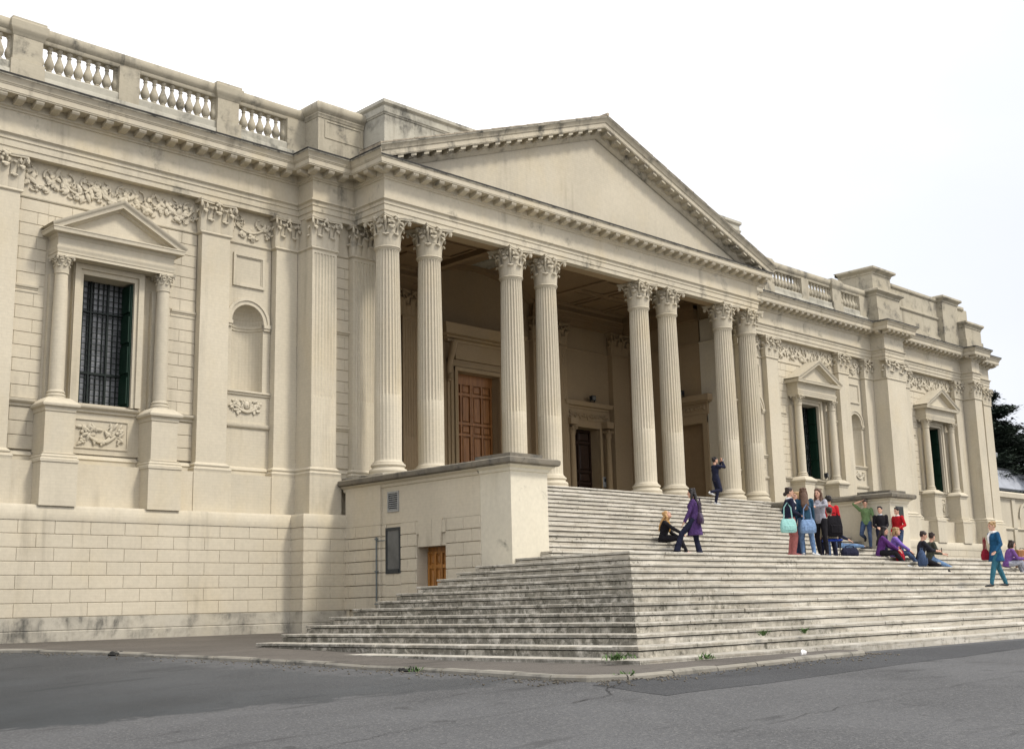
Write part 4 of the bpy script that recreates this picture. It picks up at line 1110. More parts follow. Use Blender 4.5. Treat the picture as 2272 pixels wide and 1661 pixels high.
# smaller carved doorways
CAP_SMALL_IN = CAP_SMALL.copy(); CAP_SMALL_IN.materials[0] = M['inner']  # small capital recoloured with the shade-darkened loggia stone
def side_door(xa, xb, flip, leaf_open):
    f = lambda x: x
    mb = MB(flip); zt = 5.92
    mb.box(xa-.3, xb+.3, BY-.10, BY+.02, zt, zt+.28); mb.box(xa-.13, xa, BY-.10, BY+.02, 2.5, zt); mb.box(xb, xb+.13, BY-.10, BY+.02, 2.5, zt)
    mb.sweep([(-.05,6.64),(.02,6.65),(.05,6.72),(.15,6.76),(.17,6.86),(.2,6.92),(-.1,6.96)], [(xa-.45,BY),(xa-.45,BY-.14),(xb+.45,BY-.14),(xb+.45,BY)])
    mb.box(xa-.42, xb+.42, BY-.12, BY+.02, 6.2, 6.66)
    d = part(mb, 'door', M['inner'], smooth=30)
    g = random.Random(5); q = MB(flip)
    for k in range(9):
        x = xa-.3+(xb-xa+.6)*(k+.5)/9
        relief_scroll(q, x, 6.42, BY-.12, .11, R(180*(k%2)), 5.5*(1 if k%2 else -1), .02); relief_leaf(q, x, 6.38, BY-.12, g.uniform(0,6.28), .16, .08)
    for s in (-1, 1): relief_cluster(q, (xa+xb)/2+s*((xb-xa)/2+.3), 6.43, BY-.13, .13, g)
    q.build('carved_frieze', M['inner'], d, 40)
    for s in (-1, 1):
        px = (xa+xb)/2+s*((xb-xa)/2+.30); c = MB(flip)
        c.lathe([(.17,2.55),(.17,2.65),(.14,2.7),(.155,2.76),(.13,2.8),(.125,4.0),(.105,5.5),(.12,5.52),(.1,5.54)], px, BY-.27, 16)
        c.build('colonnette', M['inner'], d, 40)
        k = link('colonnette_capital', CAP_SMALL_IN, d, ((2*XM-px) if flip else px, BY-.27, 5.52)); k.scale = (.72,.72,.74)
        e = MB(flip); e.box(px-.2, px+.2, BY-.42, BY, 5.94, 6.2); e.build('impost_block', M['inner'], d)
    q = MB(flip); q.box(xa, xb, BY+.5, BY+.56, 2.5, zt); door_leaf(q, xa+.02, xb-.02, 2.55, zt-.05, BY+.46, 2, (1.2,.5,1.2,.5))
    q.build('door_leaf', M['darkwood'], d)
    q = MB(flip); q.box(xb-.02, xb+.0, BY+.02, BY+.5, 3.0, 5.9) ; q.build('door_reveal', M['inner'], d)
side_door(14.80, 16.36, False, True); side_door(14.80, 16.36, True, False)
for s, nm in ((1, 0), (-1, 0)):                               # doorcases on the two side walls
    mb = MB(); X = XM+s*8.53
    def bx(d, y0, y1, z0, z1): a, b = sorted((X, X-s*d)); mb.box(a, b, y0, y1, z0, z1)
    bx(.10,11.02,11.25,2.5,6.1); bx(.10,12.55,12.78,2.5,6.1); bx(.101,11.02,12.78,5.85,6.2); bx(.13,10.95,12.85,6.2,6.62); bx(.28,10.8,13.0,6.66,6.72); bx(.34,10.75,13.05,6.72,6.95); bx(.2,10.9,12.9,6.62,6.66)
    d = part(mb, 'door', M['inner'])
    q = MB(); g = random.Random(8)
    for k in range(9):
        t = MB(); relief_cluster(t, 0, 6.41, 0, .12, g)
        for v in t.v: q.p(X-s*.12+s*v[1], 11.1+k*.2+v[0], v[2])
        b = len(q.v)-len(t.v)
        for f in t.f: q.f.append(tuple(b+i for i in f)); q.mi.append(0)
    q.build('carved_frieze', M['inner'], d, 40)
    q = MB(); a, b = sorted((X+s*.24, X+s*.28)); q.box(a, b, 11.25, 12.55, 2.5, 5.85); q.build('inner_panel', M['soffit'], d)

# floodlights over the doors and the entry phone
def floodlight(loc, rz, label):
    r = empty('floodlight', loc, rz, label=label, cat='floodlight', group='black floodlights on the museum')
    mb = MB(); mb.box(-.11,.11,-.16,-.02,.06,.24); mb.box(-.12,.12,-.18,-.15,.05,.25); mb.build('lamp_housing', M['black'], r)
    mb = MB(); mb.box(-.095,.095,-.186,-.18,.075,.225); mb.build('lamp_glass', M['frost'], r)
    mb = MB(); mb.box(-.14,-.12,-.10,-.06,.0,.17); mb.box(.12,.14,-.10,-.06,.0,.17); mb.box(-.14,.14,-.10,-.06,0,.02); mb.build('bracket', M['black'], r); return r
floodlight((15.75, BY-.2, 6.965), 0, 'black floodlight on the cornice above the open side doorway in the loggia')
floodlight((2*XM+6.74+.35, 10.98, 4.07), 20, 'small black floodlight on the sill of the nearer window right of the portico')
floodlight((17.85, 12.0, 6.96), -90, 'black floodlight on the doorcase of the loggia side wall')
r = empty('entry_phone', (16.52, BY-.03, 3.55), label='pale grey entry phone box beside the open side doorway', cat='entry phone')
mb = MB(); mb.chbox(-.09,.09,-.10,.03,0,.42,.02); mb.build('phone_box', M['grey'], r)
mb = MB(); mb.box(-.055,.055,-.112,-.1,.22,.36); mb.build('speaker_panel', M['frame'], r)

# ------------------------------------------------------------------ flanking walls with piers
COP = [(-.02,2.10),(.03,2.12),(.05,2.16),(.05,2.19),(.12,2.235),(.14,2.245),(.14,2.27)]
COP2 = [(.13,2.265),(.20,2.275),(.235,2.30),(.245,2.34),(.245,2.41),(.20,2.44),(-.2,2.47)]
def flank(flip, label):
    root = empty('flanking_wall', ((2*XM-.5) if flip else .5, 7., -1.9), label=label, cat='flanking wall', group='flanking walls of the museum steps')
    sh = (-root.location.x, -root.location.y, -root.location.z)
    def fin(mb, name, m, parent=root, smooth=None):
        o = mb.build(name, m, parent, smooth)
        if parent is root: o.location = sh
        return o
    X = -.10; mb = MB(flip)
    if flip:
        mb.box(X, 1.05, 4.625, 10.05, -2.2, 2.2)
    else:
        dz = .46; dy0, dy1 = 5.92, 7.06
        wy0, wy1, wz0, wz1 = 7.72, 8.34, -.17, 1.03
        for y0, y1 in ((4.625, dy0), (dy1, wy0), (wy1, 8.5), (8.5, 10.06)):
            rust_x(mb, y0, y1, -1.09, 1.13, X-(.07 if y0 == 8.5 else 0), -1, phase=5.25, block=.62, gap=.018)
        rust_x(mb, wy0, wy1, -1.09, -.17, X, -1, phase=8.0, course=.307)
        mb.box(X-.03, X+.1, 6.1, 6.88, dz+.005, 1.135); mb.box(X-.03, X+.1, dy0, 6.1, dz+.33, 1.11); mb.box(X-.03, X+.1, 6.88, dy1, dz+.33, 1.11)
        # flat arch over the little door
        for y0, y1, za, zb in ((4.625,dy0-.004,-2.2,1.125),(dy1+.004,10.05,-2.2,1.125),(dy0-.003,dy1+.003,dz+.004,1.125)): mb.box(X+.02, 1.05, y0, y1, za, zb)
        mb.box(X+.5, 1.05, dy0-.003, dy1+.003, -2.2, dz+.003)
        mb.box(X-.0, 1.05, 4.625, 10.06, 1.13, 2.2); mb.box(X-.07, X, 8.5, 10.06, 1.13, 2.2); mb.box(X-.05, X+.1, 9.9, 10.3, -2.2, 1.13)
        a = [(6.10,dz+.0),(6.42,dz),(6.42,1.14),(6.02,1.14)]; b = [(6.43,dz),(6.88,dz),(6.98,1.14),(6.43,1.14)]
        for poly in (a, b):
            f = [mb.p(X-.045, y, z) for y, z in poly]; g_ = [mb.p(X+.05, y, z) for y, z in poly]
            mb.face(f)
            for i in range(4): mb.face([f[i], f[(i+1)%4], g_[(i+1)%4], g_[i]])
    fin(mb, 'wall', M['block'] if not flip else M['wall'])
    # coping
    y1 = 10.2
    for prof, nm, m in ((COP,'coping_moulding',M['block']),(COP2,'coping',M['coping'])):
        mb = MB(flip); mb.sweep(prof, [(X,y1),(X,4.625)]); mb.sweep(prof, [(1.05,4.625),(1.05,y1)])
        fin(mb, nm, m, smooth=30)
    mb = MB(flip); mb.box(X-.05, 1.1, 4.625, y1, 2.30, 2.468); fin(mb, 'coping', M['coping'])
    # pier
    px0, px1, py0, py1 = -.10, 1.16, 3.54, 4.62
    mb = MB(flip); mb.box(px0, px1, py0, py1, -1.0, 2.2); pr = fin(mb, 'pier', M['pier'])
    pth = [(px1,py1),(px1,py0),(px0,py0),(px0,py1)][::-1]
    mb = MB(flip); mb.sweep(COP, pth); mb.build('pier_moulding', M['pier'], pr, 30)
    mb = MB(flip); mb.sweep(COP2[:-1]+[(-.02,2.47)], pth); mb.box(px0-.02, px1+.02, py0-.02, py1+.3, 2.2, 2.47); mb.box(px0+.02, px1-.12, py0+.02, py1+.2, 2.46, 2.56); mb.build('pier_coping', M['coping'], pr, 30)
    if not flip:
        d = MB(); d.box(.28, .34, 5.92, 7.06, -2., .46); dd = fin(d, 'door', M['oak2'])
        q = MB(); t = MB(); door_leaf(t, 5.94, 7.04, -1.9, .34, 0, 4, (.7,1.5,.45))
        for k in range(4):
            for z in (-1.1, -.35, .25): t.ball((6.0+k*.33, -.045, z), .02, 6, 4)
        for v in t.v: q.p(.28+v[1], v[0], v[2])
        for f in t.f: q.f.append(f); q.mi.append(0)
        q.build('door_leaf', M['oak2'], dd)
        q = MB(); q.box(X-.03, X+.10, 7.72, 7.78, -.17, 1.03); q.box(X-.03, X+.10, 8.28, 8.34, -.17, 1.03); q.box(X-.03, X+.10, 7.78, 8.28, .96, 1.03); q.box(X-.05, X+.10, 7.78, 8.28, -.17, -.06)
        f = fin(q, 'small_window', M['frame']); q = MB(); q.box(X-.008, X+.015, 7.78, 8.28, -.06, .96); q.build('pane', M['frost'], f)
        q = MB(); q.box(X-.03, X+.03, 7.79, 7.83, 1.44, 1.98); q.box(X-.03, X+.03, 8.22, 8.26, 1.44, 1.98); q.box(X-.03, X+.03, 7.83, 8.22, 1.93, 1.98); q.box(X-.03, X+.03, 7.83, 8.22, 1.44, 1.49)
        v = fin(q, 'vent', M['grey']); q = MB()
        for k in range(8): z = 1.50+k*.055; q.prism_y([(X-.03,z),(X-.025,z-.006),(X+.005,z+.028),(X,z+.034)], 7.83, 8.22)
        q.build('louvre', M['grey'], v); q = MB(); q.box(X-.002, X-.001, 7.83, 8.22, 1.49, 1.93); q.build('vent_back', M['void'], v)
    else:
        q = MB(flip); q.box(.30, .78, py0-.04, py0+.02, 1.52, 2.0); s = fin(q, 'plaque', M['frame']); q = MB(flip); q.box(.34, .74, py0-.046, py0-.04, 1.56, 1.96); q.build('plaque_face', M['darkgreen'], s)
    return root
flank(False, 'flanking wall with orange door, small window and white pier left of the upper steps')
flank(True, 'flanking wall and pier with a dark plaque right of the upper steps')
r = empty('downpipe', (-.23, 8.6, -1.85), label='thin blue grey pipe up the flanking wall left of the small window', cat='pipe')
mb = MB(); mb.tube([(0,0,0),(0,0,2.66)], .021, 10); mb.build('pipe', M['pipe'], r, 40)
mb = MB()
for z in (.9, 1.75, 2.6): mb.box(-.035,.06,-.04,.04,z-.02,z+.02)
mb.build('pipe_clip', M['pipe'], r)
mb = MB(); mb.tube([(0,0,2.55),(0,-.1,2.55),(.03,-.32,2.55)], .014, 6); mb.build('pipe_branch', M['pipe'], r)

# ------------------------------------------------------------------ steps
steps = empty('staircase', (XM, 0, -1.9), label='broad flight of worn travertine steps rising to the portico', cat='staircase')
def put(o): o.location = (-XM, 0, 1.9); return o
TX, TYL, RL = .60, .516, .1565
def jag(n, g, a): return [g.uniform(-a, a) for _ in range(n)]
g = random.Random(21)
def slab_front(mb, x0, x1, yf, yb, zt, th, lip, both, ov):
    """tread made of separate slabs along the front and, if both, along the two flanks; tiny unevenness per slab"""
    x = x0
    while x < x1-.01:
        w = min(g.uniform(1.1, 1.9), x1-x)
        if x1-x-w < .5: w = x1-x
        e = g.uniform(-.006,.006); q = g.uniform(-.004,.004)
        mb.slab(x+.002, x+w-.002, yf-ov+e, yf+.5, zt-th, zt+q, g); x += w
for k in range(13):
    z = -k*RL+.03; x0, x1, yf, yb = -k*TX, 2*XM+k*TX, -k*TYL, 4.32
    mb = MB(); mb.cur = 1; mb.box(x0+.028, x1-.028, yf+.028, yb, z-RL-.01 if k < 12 else -2.4, z-.070); mb.box(x0+.13, x1-.13, yf+.13, yb, z-.08, z-.045); mb.cur = 0
    if k == 12:
        mb.box(x0, x1, yf, yb, -2.4, z)
    else:
        mb.box(x0+.45, x1-.45, yf+.45, yb, z-.046, z-.004)
        slab_front(mb, x0, x1, yf, yb, z, .05, 0, True, 0)
        for s in (0, 1):                                     # flank slabs
            y = yf+.5
            while y < yb-.01:
                w = min(g.uniform(1.1,1.9), yb-y)
                if yb-y-w < .4: w = yb-y
                e = g.uniform(-.007,.007); q = g.uniform(-.004,.004)
                a, b = (x0+e, x0+.5) if s == 0 else (x1-.5, x1+e)
                mb.slab(a, b, y+.002, y+w-.002, z-.05, z+q, g, 'y', 1 if s == 0 else -1); y += w
    put(mb.build('step', [M['step'], M['riser']], steps))
for j in range(1, 16):
    z = .03+j*RU; y = YU+(j-1)*TU; mb = MB()
    a, b = (1.165, 2*XM-1.165) if j > 1 else (.86, 2*XM-.86)
    yb = 9.3 if j < 15 else 10.7
    mb.cur = 1; mb.box(a, b, y+.028, yb, z-RU-.01, z-.070); mb.box(a, b, y+.13, yb, z-.08, z-.044); mb.cur = 0
    if j < 15: mb.box(a, b, y+.4, yb, z-.046, z-.004)
    x = a
    while x < b-.01:
        w = min(g.uniform(1.1,1.9), b-x)
        if b-x-w < .5: w = b-x
        mb.slab(x+.002, x+w-.002, y+g.uniform(-.006,.006), y+.45, z-.046, z+g.uniform(-.004,.003), g); x += w
    put(mb.build('step', [M['step'], M['riser']], steps))
mb = MB(); mb.box(1.1, 2*XM-1.1, 8.62+.45, BY+.8, 2.2, 2.546); mb.box(-.0, 1.1, 8.7, 10.7, 2.2, 2.546); mb.box(2*XM-1.1, 2*XM, 8.7, 10.7, 2.2, 2.546)
mb.box(.0, 1.17, 8.62, 8.7, 2.2, 2.546); mb.box(2*XM-1.17, 2*XM, 8.62, 8.7, 2.2, 2.546)
put(mb.build('landing', M['plinth'], steps))
# ------------------------------------------------------------------ ground, pavement, road
KERB = [(-60,9.0),(-16,8.95),(-10.9,8.75),(-9.9,7.6),(-9.3,5.6),(-8.75,1.5),(-8.6,-1.0),(-8.75,-3.65),(-9.2,-5.9),(-9.38,-6.7),(-9.30,-7.15),(-8.95,-7.4),(-8.1,-7.38),(-6,-7.16),(-4.4,-7.02),(-2.6,-6.84),(-2.25,-6.62)]
def base_z(x, y): return -1.9+max(0, min(y, 10.5)+2)*.0205
def kdist(x, y, K=KERB+[(60,-6.62)]):
    d = 1e9
    for (ax, ay), (bx, by) in zip(K, K[1:]):
        dx, dy = bx-ax, by-ay; t = max(0, min(1, ((x-ax)*dx+(y-ay)*dy)/(dx*dx+dy*dy)))
        d = min(d, math.hypot(x-ax-t*dx, y-ay-t*dy))
    return d
def road_z(x, y):
    return base_z(x, y)-.055-.047*min(kdist(x, y), 12)
def sheet(name, m, xs, ys, zf, kind='structure', lift=0):
    mb = MB(); ids = [[mb.p(x, y, zf(x, y)+lift) for x in xs] for y in ys]
    for j in range(len(ys)-1):
        for i in range(len(xs)-1): mb.face([ids[j][i], ids[j][i+1], ids[j+1][i+1], ids[j+1][i]])
    return tag(mb.build(name, m, None, 60, weld=False), kind=kind)
def axis(a, b, lo, hi, fine, coarse):
    v = [a]
    while v[-1] < b: v.append(v[-1]+(fine if lo <= v[-1] < hi else coarse))
    return v
sheet('road', M['road'], axis(-120, 140, -32, 16, .5, 6), axis(-120, 12, -28, 12, .5, 6), road_z)
sheet('ground', M['ground'], [-900,-300,-120,0,60,140,300,900], [-900,-300,-120,0,60,200,900], lambda x, y: -3.6)
def ground_poly(name, m, pts, lift, kind='structure', zf=road_z):
    """sheet following the road inside a polygon"""
    bm = bmesh.new()
    vs = [bm.verts.new((x, y, 0)) for x, y in pts]; bm.faces.new(vs)
    bmesh.ops.triangulate(bm, faces=bm.faces)
    for it in range(5):
        es = [e for e in bm.edges if e.calc_length() > .9]
        if not es: break
        bmesh.ops.subdivide_edges(bm, edges=es, cuts=1)
        bmesh.ops.triangulate(bm, faces=bm.faces)
    for v in bm.verts: v.co.z = zf(v.co.x, v.co.y)+lift
    bmesh.ops.recalc_face_normals(bm, faces=bm.faces)
    me = bpy.data.meshes.new(name); bm.to_mesh(me); bm.free(); me.materials.append(m)
    return tag(link(name, me), kind=kind)
# fresher, darker asphalt between the kerb and a ragged edge
edge = [(-24,-1.0),(-19,-2.4),(-16.2,-3.1),(-14.75,-3.62),(-13.79,-4.26),(-12.67,-4.7),(-11.31,-5.4),(-10.2,-6.05),(-9.62,-6.62),(-9.60,-7.35)]
g = random.Random(4)
def ragged(pts, n, a):
    out = []
    for (ax, ay), (bx, by) in zip(pts, pts[1:]):
        for k in range(n): t = k/n; out.append((ax+(bx-ax)*t+g.uniform(-a,a), ay+(by-ay)*t+g.uniform(-a,a)))
    return out+[pts[-1]]
off = [(x-.12, y) for x, y in KERB[2:10]]
e2 = [(-9.62,-7.5),(-9.88,-8.79),(-8.05,-8.78),(-3.94,-8.28),(1.35,-7.78),(6,-7.2),(12,-7.0)]
k2 = [(x+.02, y-.14) for x, y in KERB[11:]]
ground_poly('road_patch', M['patch2'] if 'patch2' in M else M['patch'], ragged(e2[:2], 3, .03)[:-1]+e2[1:]+[(12,-6.75)]+[(-2.1,-6.75)]+k2[::-1][1:], .003)
# cracks in the road
def crack(pts, w):
    P = ragged(pts, 6, .045); L, Rr = [], []
    for i, (x, y) in enumerate(P):
        a, b = P[max(i-1,0)], P[min(i+1,len(P)-1)]; l = math.hypot(b[0]-a[0], b[1]-a[1]) or 1
        nx, ny = -(b[1]-a[1])/l, (b[0]-a[0])/l; q = w*g.uniform(.4,1.2)
        L.append((x+nx*q, y+ny*q)); Rr.append((x-nx*q, y-ny*q))
    mb = MB()
    for i in range(len(P)-1): mb.poly([(*L[i], road_z(*L[i])+.009), (*L[i+1], road_z(*L[i+1])+.009), (*Rr[i+1], road_z(*Rr[i+1])+.009), (*Rr[i], road_z(*Rr[i])+.009)])
    tag(mb.build('road_crack', M['void']), kind='structure')
crack([(-8.75,-7.5),(-9.5,-7.75),(-9.89,-7.92),(-10.2,-8.3),(-10.91,-8.4)], .008)
crack([(-10.91,-8.4),(-12.2,-8.35),(-13.43,-8.4),(-14.2,-8.5)], .0035)
crack([(-4.14,-10.1),(-7.2,-10.35),(-9.47,-10.61),(-11.5,-10.75)], .003)
# pavement and kerb stones
pv = [(-60,12),(-60,8.98)]+[(x+.0, y) for x, y in KERB[1:]]+[(-2.2,-5.9),(-4,4.0),(-1,10.2),(-1,12)]
ground_poly('pavement', M['pave'], pv, 0, zf=lambda x, y: base_z(x, y))
ground_poly('pavement', M['pave'], [(-4,4.0),(3,4.0),(3,10.2),(-1,10.2)], -.002, zf=lambda x, y: base_z(x, y))
mb = MB(); g = random.Random(9)
# resample the kerb into stones about 1 m long
pl = KERB[1:]; acc = []
for (ax, ay), (bx, by) in zip(pl, pl[1:]):
    l = math.hypot(bx-ax, by-ay); n = max(1, round(l/.5))
    for k in range(n): acc.append((ax+(bx-ax)*k/n, ay+(by-ay)*k/n))
acc.append(pl[-1])
for i in range(0, len(acc)-2, 2):
    seg = acc[i:i+3]; up = g.uniform(.003, .016); rows = []
    for j, (x, y) in enumerate(seg):
        a, b = acc[max(i+j-1,0)], acc[min(i+j+1,len(acc)-1)]; l = math.hypot(b[0]-a[0], b[1]-a[1]); ux, uy = (b[0]-a[0])/l, (b[1]-a[1])/l
        sgn = -.012 if j == 2 else (.012 if j == 0 else 0); x, y = x+ux*sgn, y+uy*sgn
        nx, ny = uy, -ux; z = base_z(x, y)+up-.01
        rows.append([mb.p(x-nx*.11, y-ny*.11, z-.3), mb.p(x-nx*.11, y-ny*.11, z), mb.p(x+nx*.07, y+ny*.07, z+.002), mb.p(x+nx*.10, y+ny*.10, z-.025), mb.p(x+nx*.11, y+ny*.11, z-.4)])
    for a, b in zip(rows, rows[1:]):
        for k in range(4): mb.face([a[k], a[k+1], b[k+1], b[k]])
    mb.face(rows[0]); mb.face(rows[-1][::-1])
tag(mb.build('kerb', M['kerb'], None), kind='structure')
# loose grit along the gutter
mb = MB(); g = random.Random(12)
for k in range(900):
    i = g.randrange(len(KERB)-2)+1; (ax, ay), (bx, by) = KERB[i], KERB[i+1]; t = g.random()
    x, y = ax+(bx-ax)*t, ay+(by-ay)*t; l = math.hypot(bx-ax, by-ay); nx, ny = (by-ay)/l, -(bx-ax)/l
    q = .12+abs(g.gauss(0,.28)); x += nx*q; y += ny*q; s = g.uniform(.006,.022)
    mb.ball((x, y, road_z(x, y)+s*.3+.006), (s, s*.8, s*.55), 5, 3)
tag(mb.build('gutter_grit', M['ground']), kind='stuff')
# a few dark stones and sunk covers in the gutter, weeds between steps and kerb
STN = plain('dark_stone', (.02,.02,.018), .9)
for x, y, s, lab in ((-9.25,4.9,.16,'dark hole in the gutter nearest the corner of the rusticated wall'),(-9.0,3.7,.09,'smaller dark lump in the gutter by the left kerb'),(-7.68-1.15,-3.2,.085,'dark lump of tar beside the kerb below the side steps')):
    mb = MB(); g = random.Random(int(s*1000))
    mb.ball((0,0,.0), (s*1.3, s, s*.28), 10, 6)
    for k in range(4): mb.ball((g.uniform(-s,s), g.uniform(-s,s), .01), s*.35, 6, 4)
    tag(mb.build('stone_lump', STN, None, 60, loc=(x, y, road_z(x, y)+.012)), lab, 'stone', 'dark lumps in the gutter')
def weed(x, y, z, r, n, label, seed):
    g = random.Random(seed); mb = MB()
    for k in range(n):
        a = g.uniform(0, 6.28); q = abs(g.gauss(0, r*.6)); L = g.uniform(.05,.14); bx, by = math.cos(a)*q*1.4, math.sin(a)*q*.7
        d = g.uniform(0, 6.28); dx, dy = math.cos(d), math.sin(d); w = g.uniform(.006,.016)
        tip = (bx+dx*L*.8, by+dy*L*.8, L*g.uniform(.4,1)); md = (bx+dx*L*.4, by+dy*L*.4, L*.55)
        mb.poly([(bx,by,0), (md[0]-dy*w, md[1]+dx*w, md[2]), tip, (md[0]+dy*w, md[1]-dx*w, md[2])])
    tag(mb.build('weed', M['weed'], loc=(x, y, z)), label, 'weed', 'weeds round the foot of the steps')
weed(-7.35,-5.9,-1.84,.17,110,'biggest green weed tuft at the front corner of the bottom step',1)
weed(-8.9,-7.42,-1.96,.10,36,'low weeds in the kerb joint at the pavement corner',2)
weed(-5.9,-6.35,-1.89,.10,40,'small weed at the foot of the front steps near the corner',3)
weed(-3.6,-5.75,-1.64,.07,40,'brown green weed in the second step joint',4)
weed(-2.4,-5.75,-1.64,.05,45,'weed sprouting from the front step farthest from the corner',5)
weed(-8.98,-3.6,-1.96,.08,26,'weeds in the gutter beside the side steps',6)
mb = MB(); mb.tube([(0,0,0),(.05,.02,.02),(.13,.0,.012)], [(.04,.01),(.05,.02),(.03,.01)], 8)
tag(mb.build('litter_scrap', plain('white_paper',(.75,.75,.74),.8), None, 50, loc=(-4.1,-6.75,-1.885)), 'crumpled white paper scrap on the pavement before the steps', 'litter')

# ------------------------------------------------------------------ far end: low wing, roof building, cedars
lw = empty('low_wing', (52,16,-1), label='low cream wing with a niche beyond the far end of the museum', cat='building')
def lwb(mb, name, m, sm=None): o = mb.build(name, m, lw, sm); o.location = (-52,-16,1); return o
mb = MB(); mb.box(44.5, 75, 16, 17, -3, 5.0); mb.box(57.0,57.5,15.9,16.2,-3,5.0); lwb(mb, 'wall', M['wall'])
mb = MB(); mb.sweep([(-.1,4.85),(.05,4.87),(.08,4.95),(.22,5.0),(.24,5.28),(.18,5.36),(-.5,5.4)], [(44.5,16),(75,16)]); mb.sweep([(-.1,2.9),(.05,2.92),(.1,3.0),(.1,3.05),(0,3.1)], [(44.5,16),(75,16)]); lwb(mb, 'band_course', M['stone'], 30)
mb = MB(); N = 14; cx = 59.0
for k in range(N):
    a0, a1 = math.pi*(1-k/N), math.pi*(1-(k+1)/N)
    for r0, r1, d in ((.8,1.0,.08),):
        q = [(cx+r*math.cos(a), 15.99-d, 3.75+r*math.sin(a)) for r, a in ((r0,a0),(r0,a1),(r1,a1),(r1,a0))]; mb.poly(q)
        mb.poly([q[0], q[1], (q[1][0],16.0,q[1][2]), (q[0][0],16.0,q[0][2])])
lwb(mb, 'niche_moulding', M['stone'], 30)
mb = MB(); mb.prism_y([(cx+.78*math.cos(math.pi*k/N), 3.75+.78*math.sin(math.pi*k/N)) for k in range(N+1)]+[(cx-.78,3.1),(cx+.78,3.1)], 15.98, 16.02); lwb(mb, 'niche', M['carved'])
rb = empty('roofed_building', (80,30,0), label='long building with a pale grey sloping roof behind the low wing', cat='building')
mb = MB(); mb.box(60,120,29.8,45,-3,8.3); o = mb.build('wall', plain('blue_grey_wall',(.22,.28,.38),.7), rb); o.location = (-80,-30,0)
mb = MB(); mb.prism_x([(29.4,8.2),(29.4,8.35),(30.6,10.25),(46,10.6),(46,8.2)], 59, 121); o = mb.build('roof', M['slate'], rb); o.location = (-80,-30,0)
mb = MB(); mb.box(58.8,121,30.5,30.8,10.25,10.4); mb.box(58.8,121,29.3,29.5,8.1,8.3); o = mb.build('gutter', M['frame'], rb); o.location = (-80,-30,0)
p = empty('floodlight_pole', (87.3,30.5,8.5), label='grey pole with a double lamp head before the cedar', cat='lamp')
mb = MB(); mb.tube([(0,0,0),(0,0,3.3)], .16, 8); mb.build('pole', M['grey'], p); mb = MB(); mb.box(-.9,.9,-.15,.15,3.2,3.4); mb.build('crossbar', M['grey'], p)
for s in (-1,1): mb = MB(); mb.chbox(s*.7-.35,s*.7+.35,-.4,.3,2.7,3.2,.05); mb.build('lamp_head', M['grey'], p)
def cedar(name, x, y, z0, H, Rr, seed, label):
    g = random.Random(seed); root = empty(name, (x, y, z0), label=label, cat='tree', group='dark cedars behind the far end of the museum')
    mb = MB(); mb.tube([(0,0,0),(.1,.05,H*.4),(.0,.1,H*.8),(0,0,H*.97)], [.55,.42,.2,.05], 8)
    cr = MB(); n = 60
    for k in range(n):
        t = .12+.86*k/n; z = H*t; a = k*2.4+g.uniform(-.4,.4); L = Rr*(1-t)**.62*g.uniform(.75,1.12)+.5
        dx, dy = math.cos(a), math.sin(a); rise = L*g.uniform(-.02,.16)
        mb.tube([(0,0,z),(dx*L*.5,dy*L*.5,z+rise*.8),(dx*L,dy*L,z+rise)], [.13*(1-t)+.05,.07,.02], 5)
        for q in range(int(24+L*32)):
            u = g.uniform(.18,1.04)**.8; sp = L*.26*(1.15-u*.7)
            px, py = dx*L*u+g.gauss(0,sp), dy*L*u+g.gauss(0,sp); pz = z+rise*u+g.gauss(0,.16)+.1
            for w in range(7):
                s = g.uniform(.28,.7); b = g.uniform(0,6.28); tl = g.uniform(-.5,.35)
                c, e = math.cos(b), math.sin(b); ox, oy, oz = px+g.gauss(0,.22), py+g.gauss(0,.22), pz+g.gauss(0,.09)
                cr.poly([(ox-e*s*.22, oy+c*s*.22, oz), (ox+c*s, oy+e*s, oz+tl*s), (ox+e*s*.22, oy-c*s*.22, oz-.04)])
    mb.build('trunk', M['bark'], root, 60); cr.build('crown', M['leafdark'], root, weld=False)
    return root
cedar('cedar_tree', 94, 34, 0, 19.0, 8.5, 1, 'tall dark cedar just past the end pilaster of the museum')
cedar('cedar_tree', 106, 36, 0, 16.0, 9, 2, 'shorter dark cedar at the edge of the view behind the pale roof')
cedar('cedar_tree', 92, 46, 0, 16, 8, 3, 'dark cedar half hidden behind the taller cedar')
# ------------------------------------------------------------------ people
def cloth(name, c, var=.14, rough=.85, scale=14): 
    m, nt, b = newmat(name); q = G(nt); tc = q.n('ShaderNodeTexCoord').outputs['Object']
    fold = q.noise(q.mapv(tc, (1,1,.55)), 9, 4, .6, 1.2); weave = q.noise(tc, 90, 2)
    col = q.mix(q.ramp(q.noise(tc, scale, 5), .3, .7), sc(c, 1-var), tuple(min(1, x*(1+var)) for x in c))
    q.l(col, b.inputs['Base Color']); b.inputs['Roughness'].default_value = rough; b.inputs['Specular IOR Level'].default_value = .15
    q.bump(b, q.math('ADD', fold, q.math('MULTIPLY', weave, .06)), .9, .05); return m
SKIN = plain('skin', (.56,.33,.235), .55, 0, .06, 20, .05, .35)
HAIR = {k: plain(k+'_hair', c, .55, 0, .35, 40, .4, .4) for k, c in dict(black=(.012,.009,.009), dark=(.025,.014,.010), brown=(.085,.042,.022), fair=(.30,.19,.085), blonde=(.42,.25,.10)).items()}
DENIM = cloth('blue_denim', (.12,.20,.34), .3, .9, 9); DKDENIM = cloth('dark_denim', (.045,.07,.13), .3, .9, 9)
BLK = cloth('black_cloth', (.012,.011,.014)); NAVY = cloth('navy_cloth', (.016,.018,.038))
WHT = cloth('white_cloth', (.72,.71,.70), .06); EYE = plain('eye_dark', (.03,.02,.018), .4, 0, 0, 5, 0)
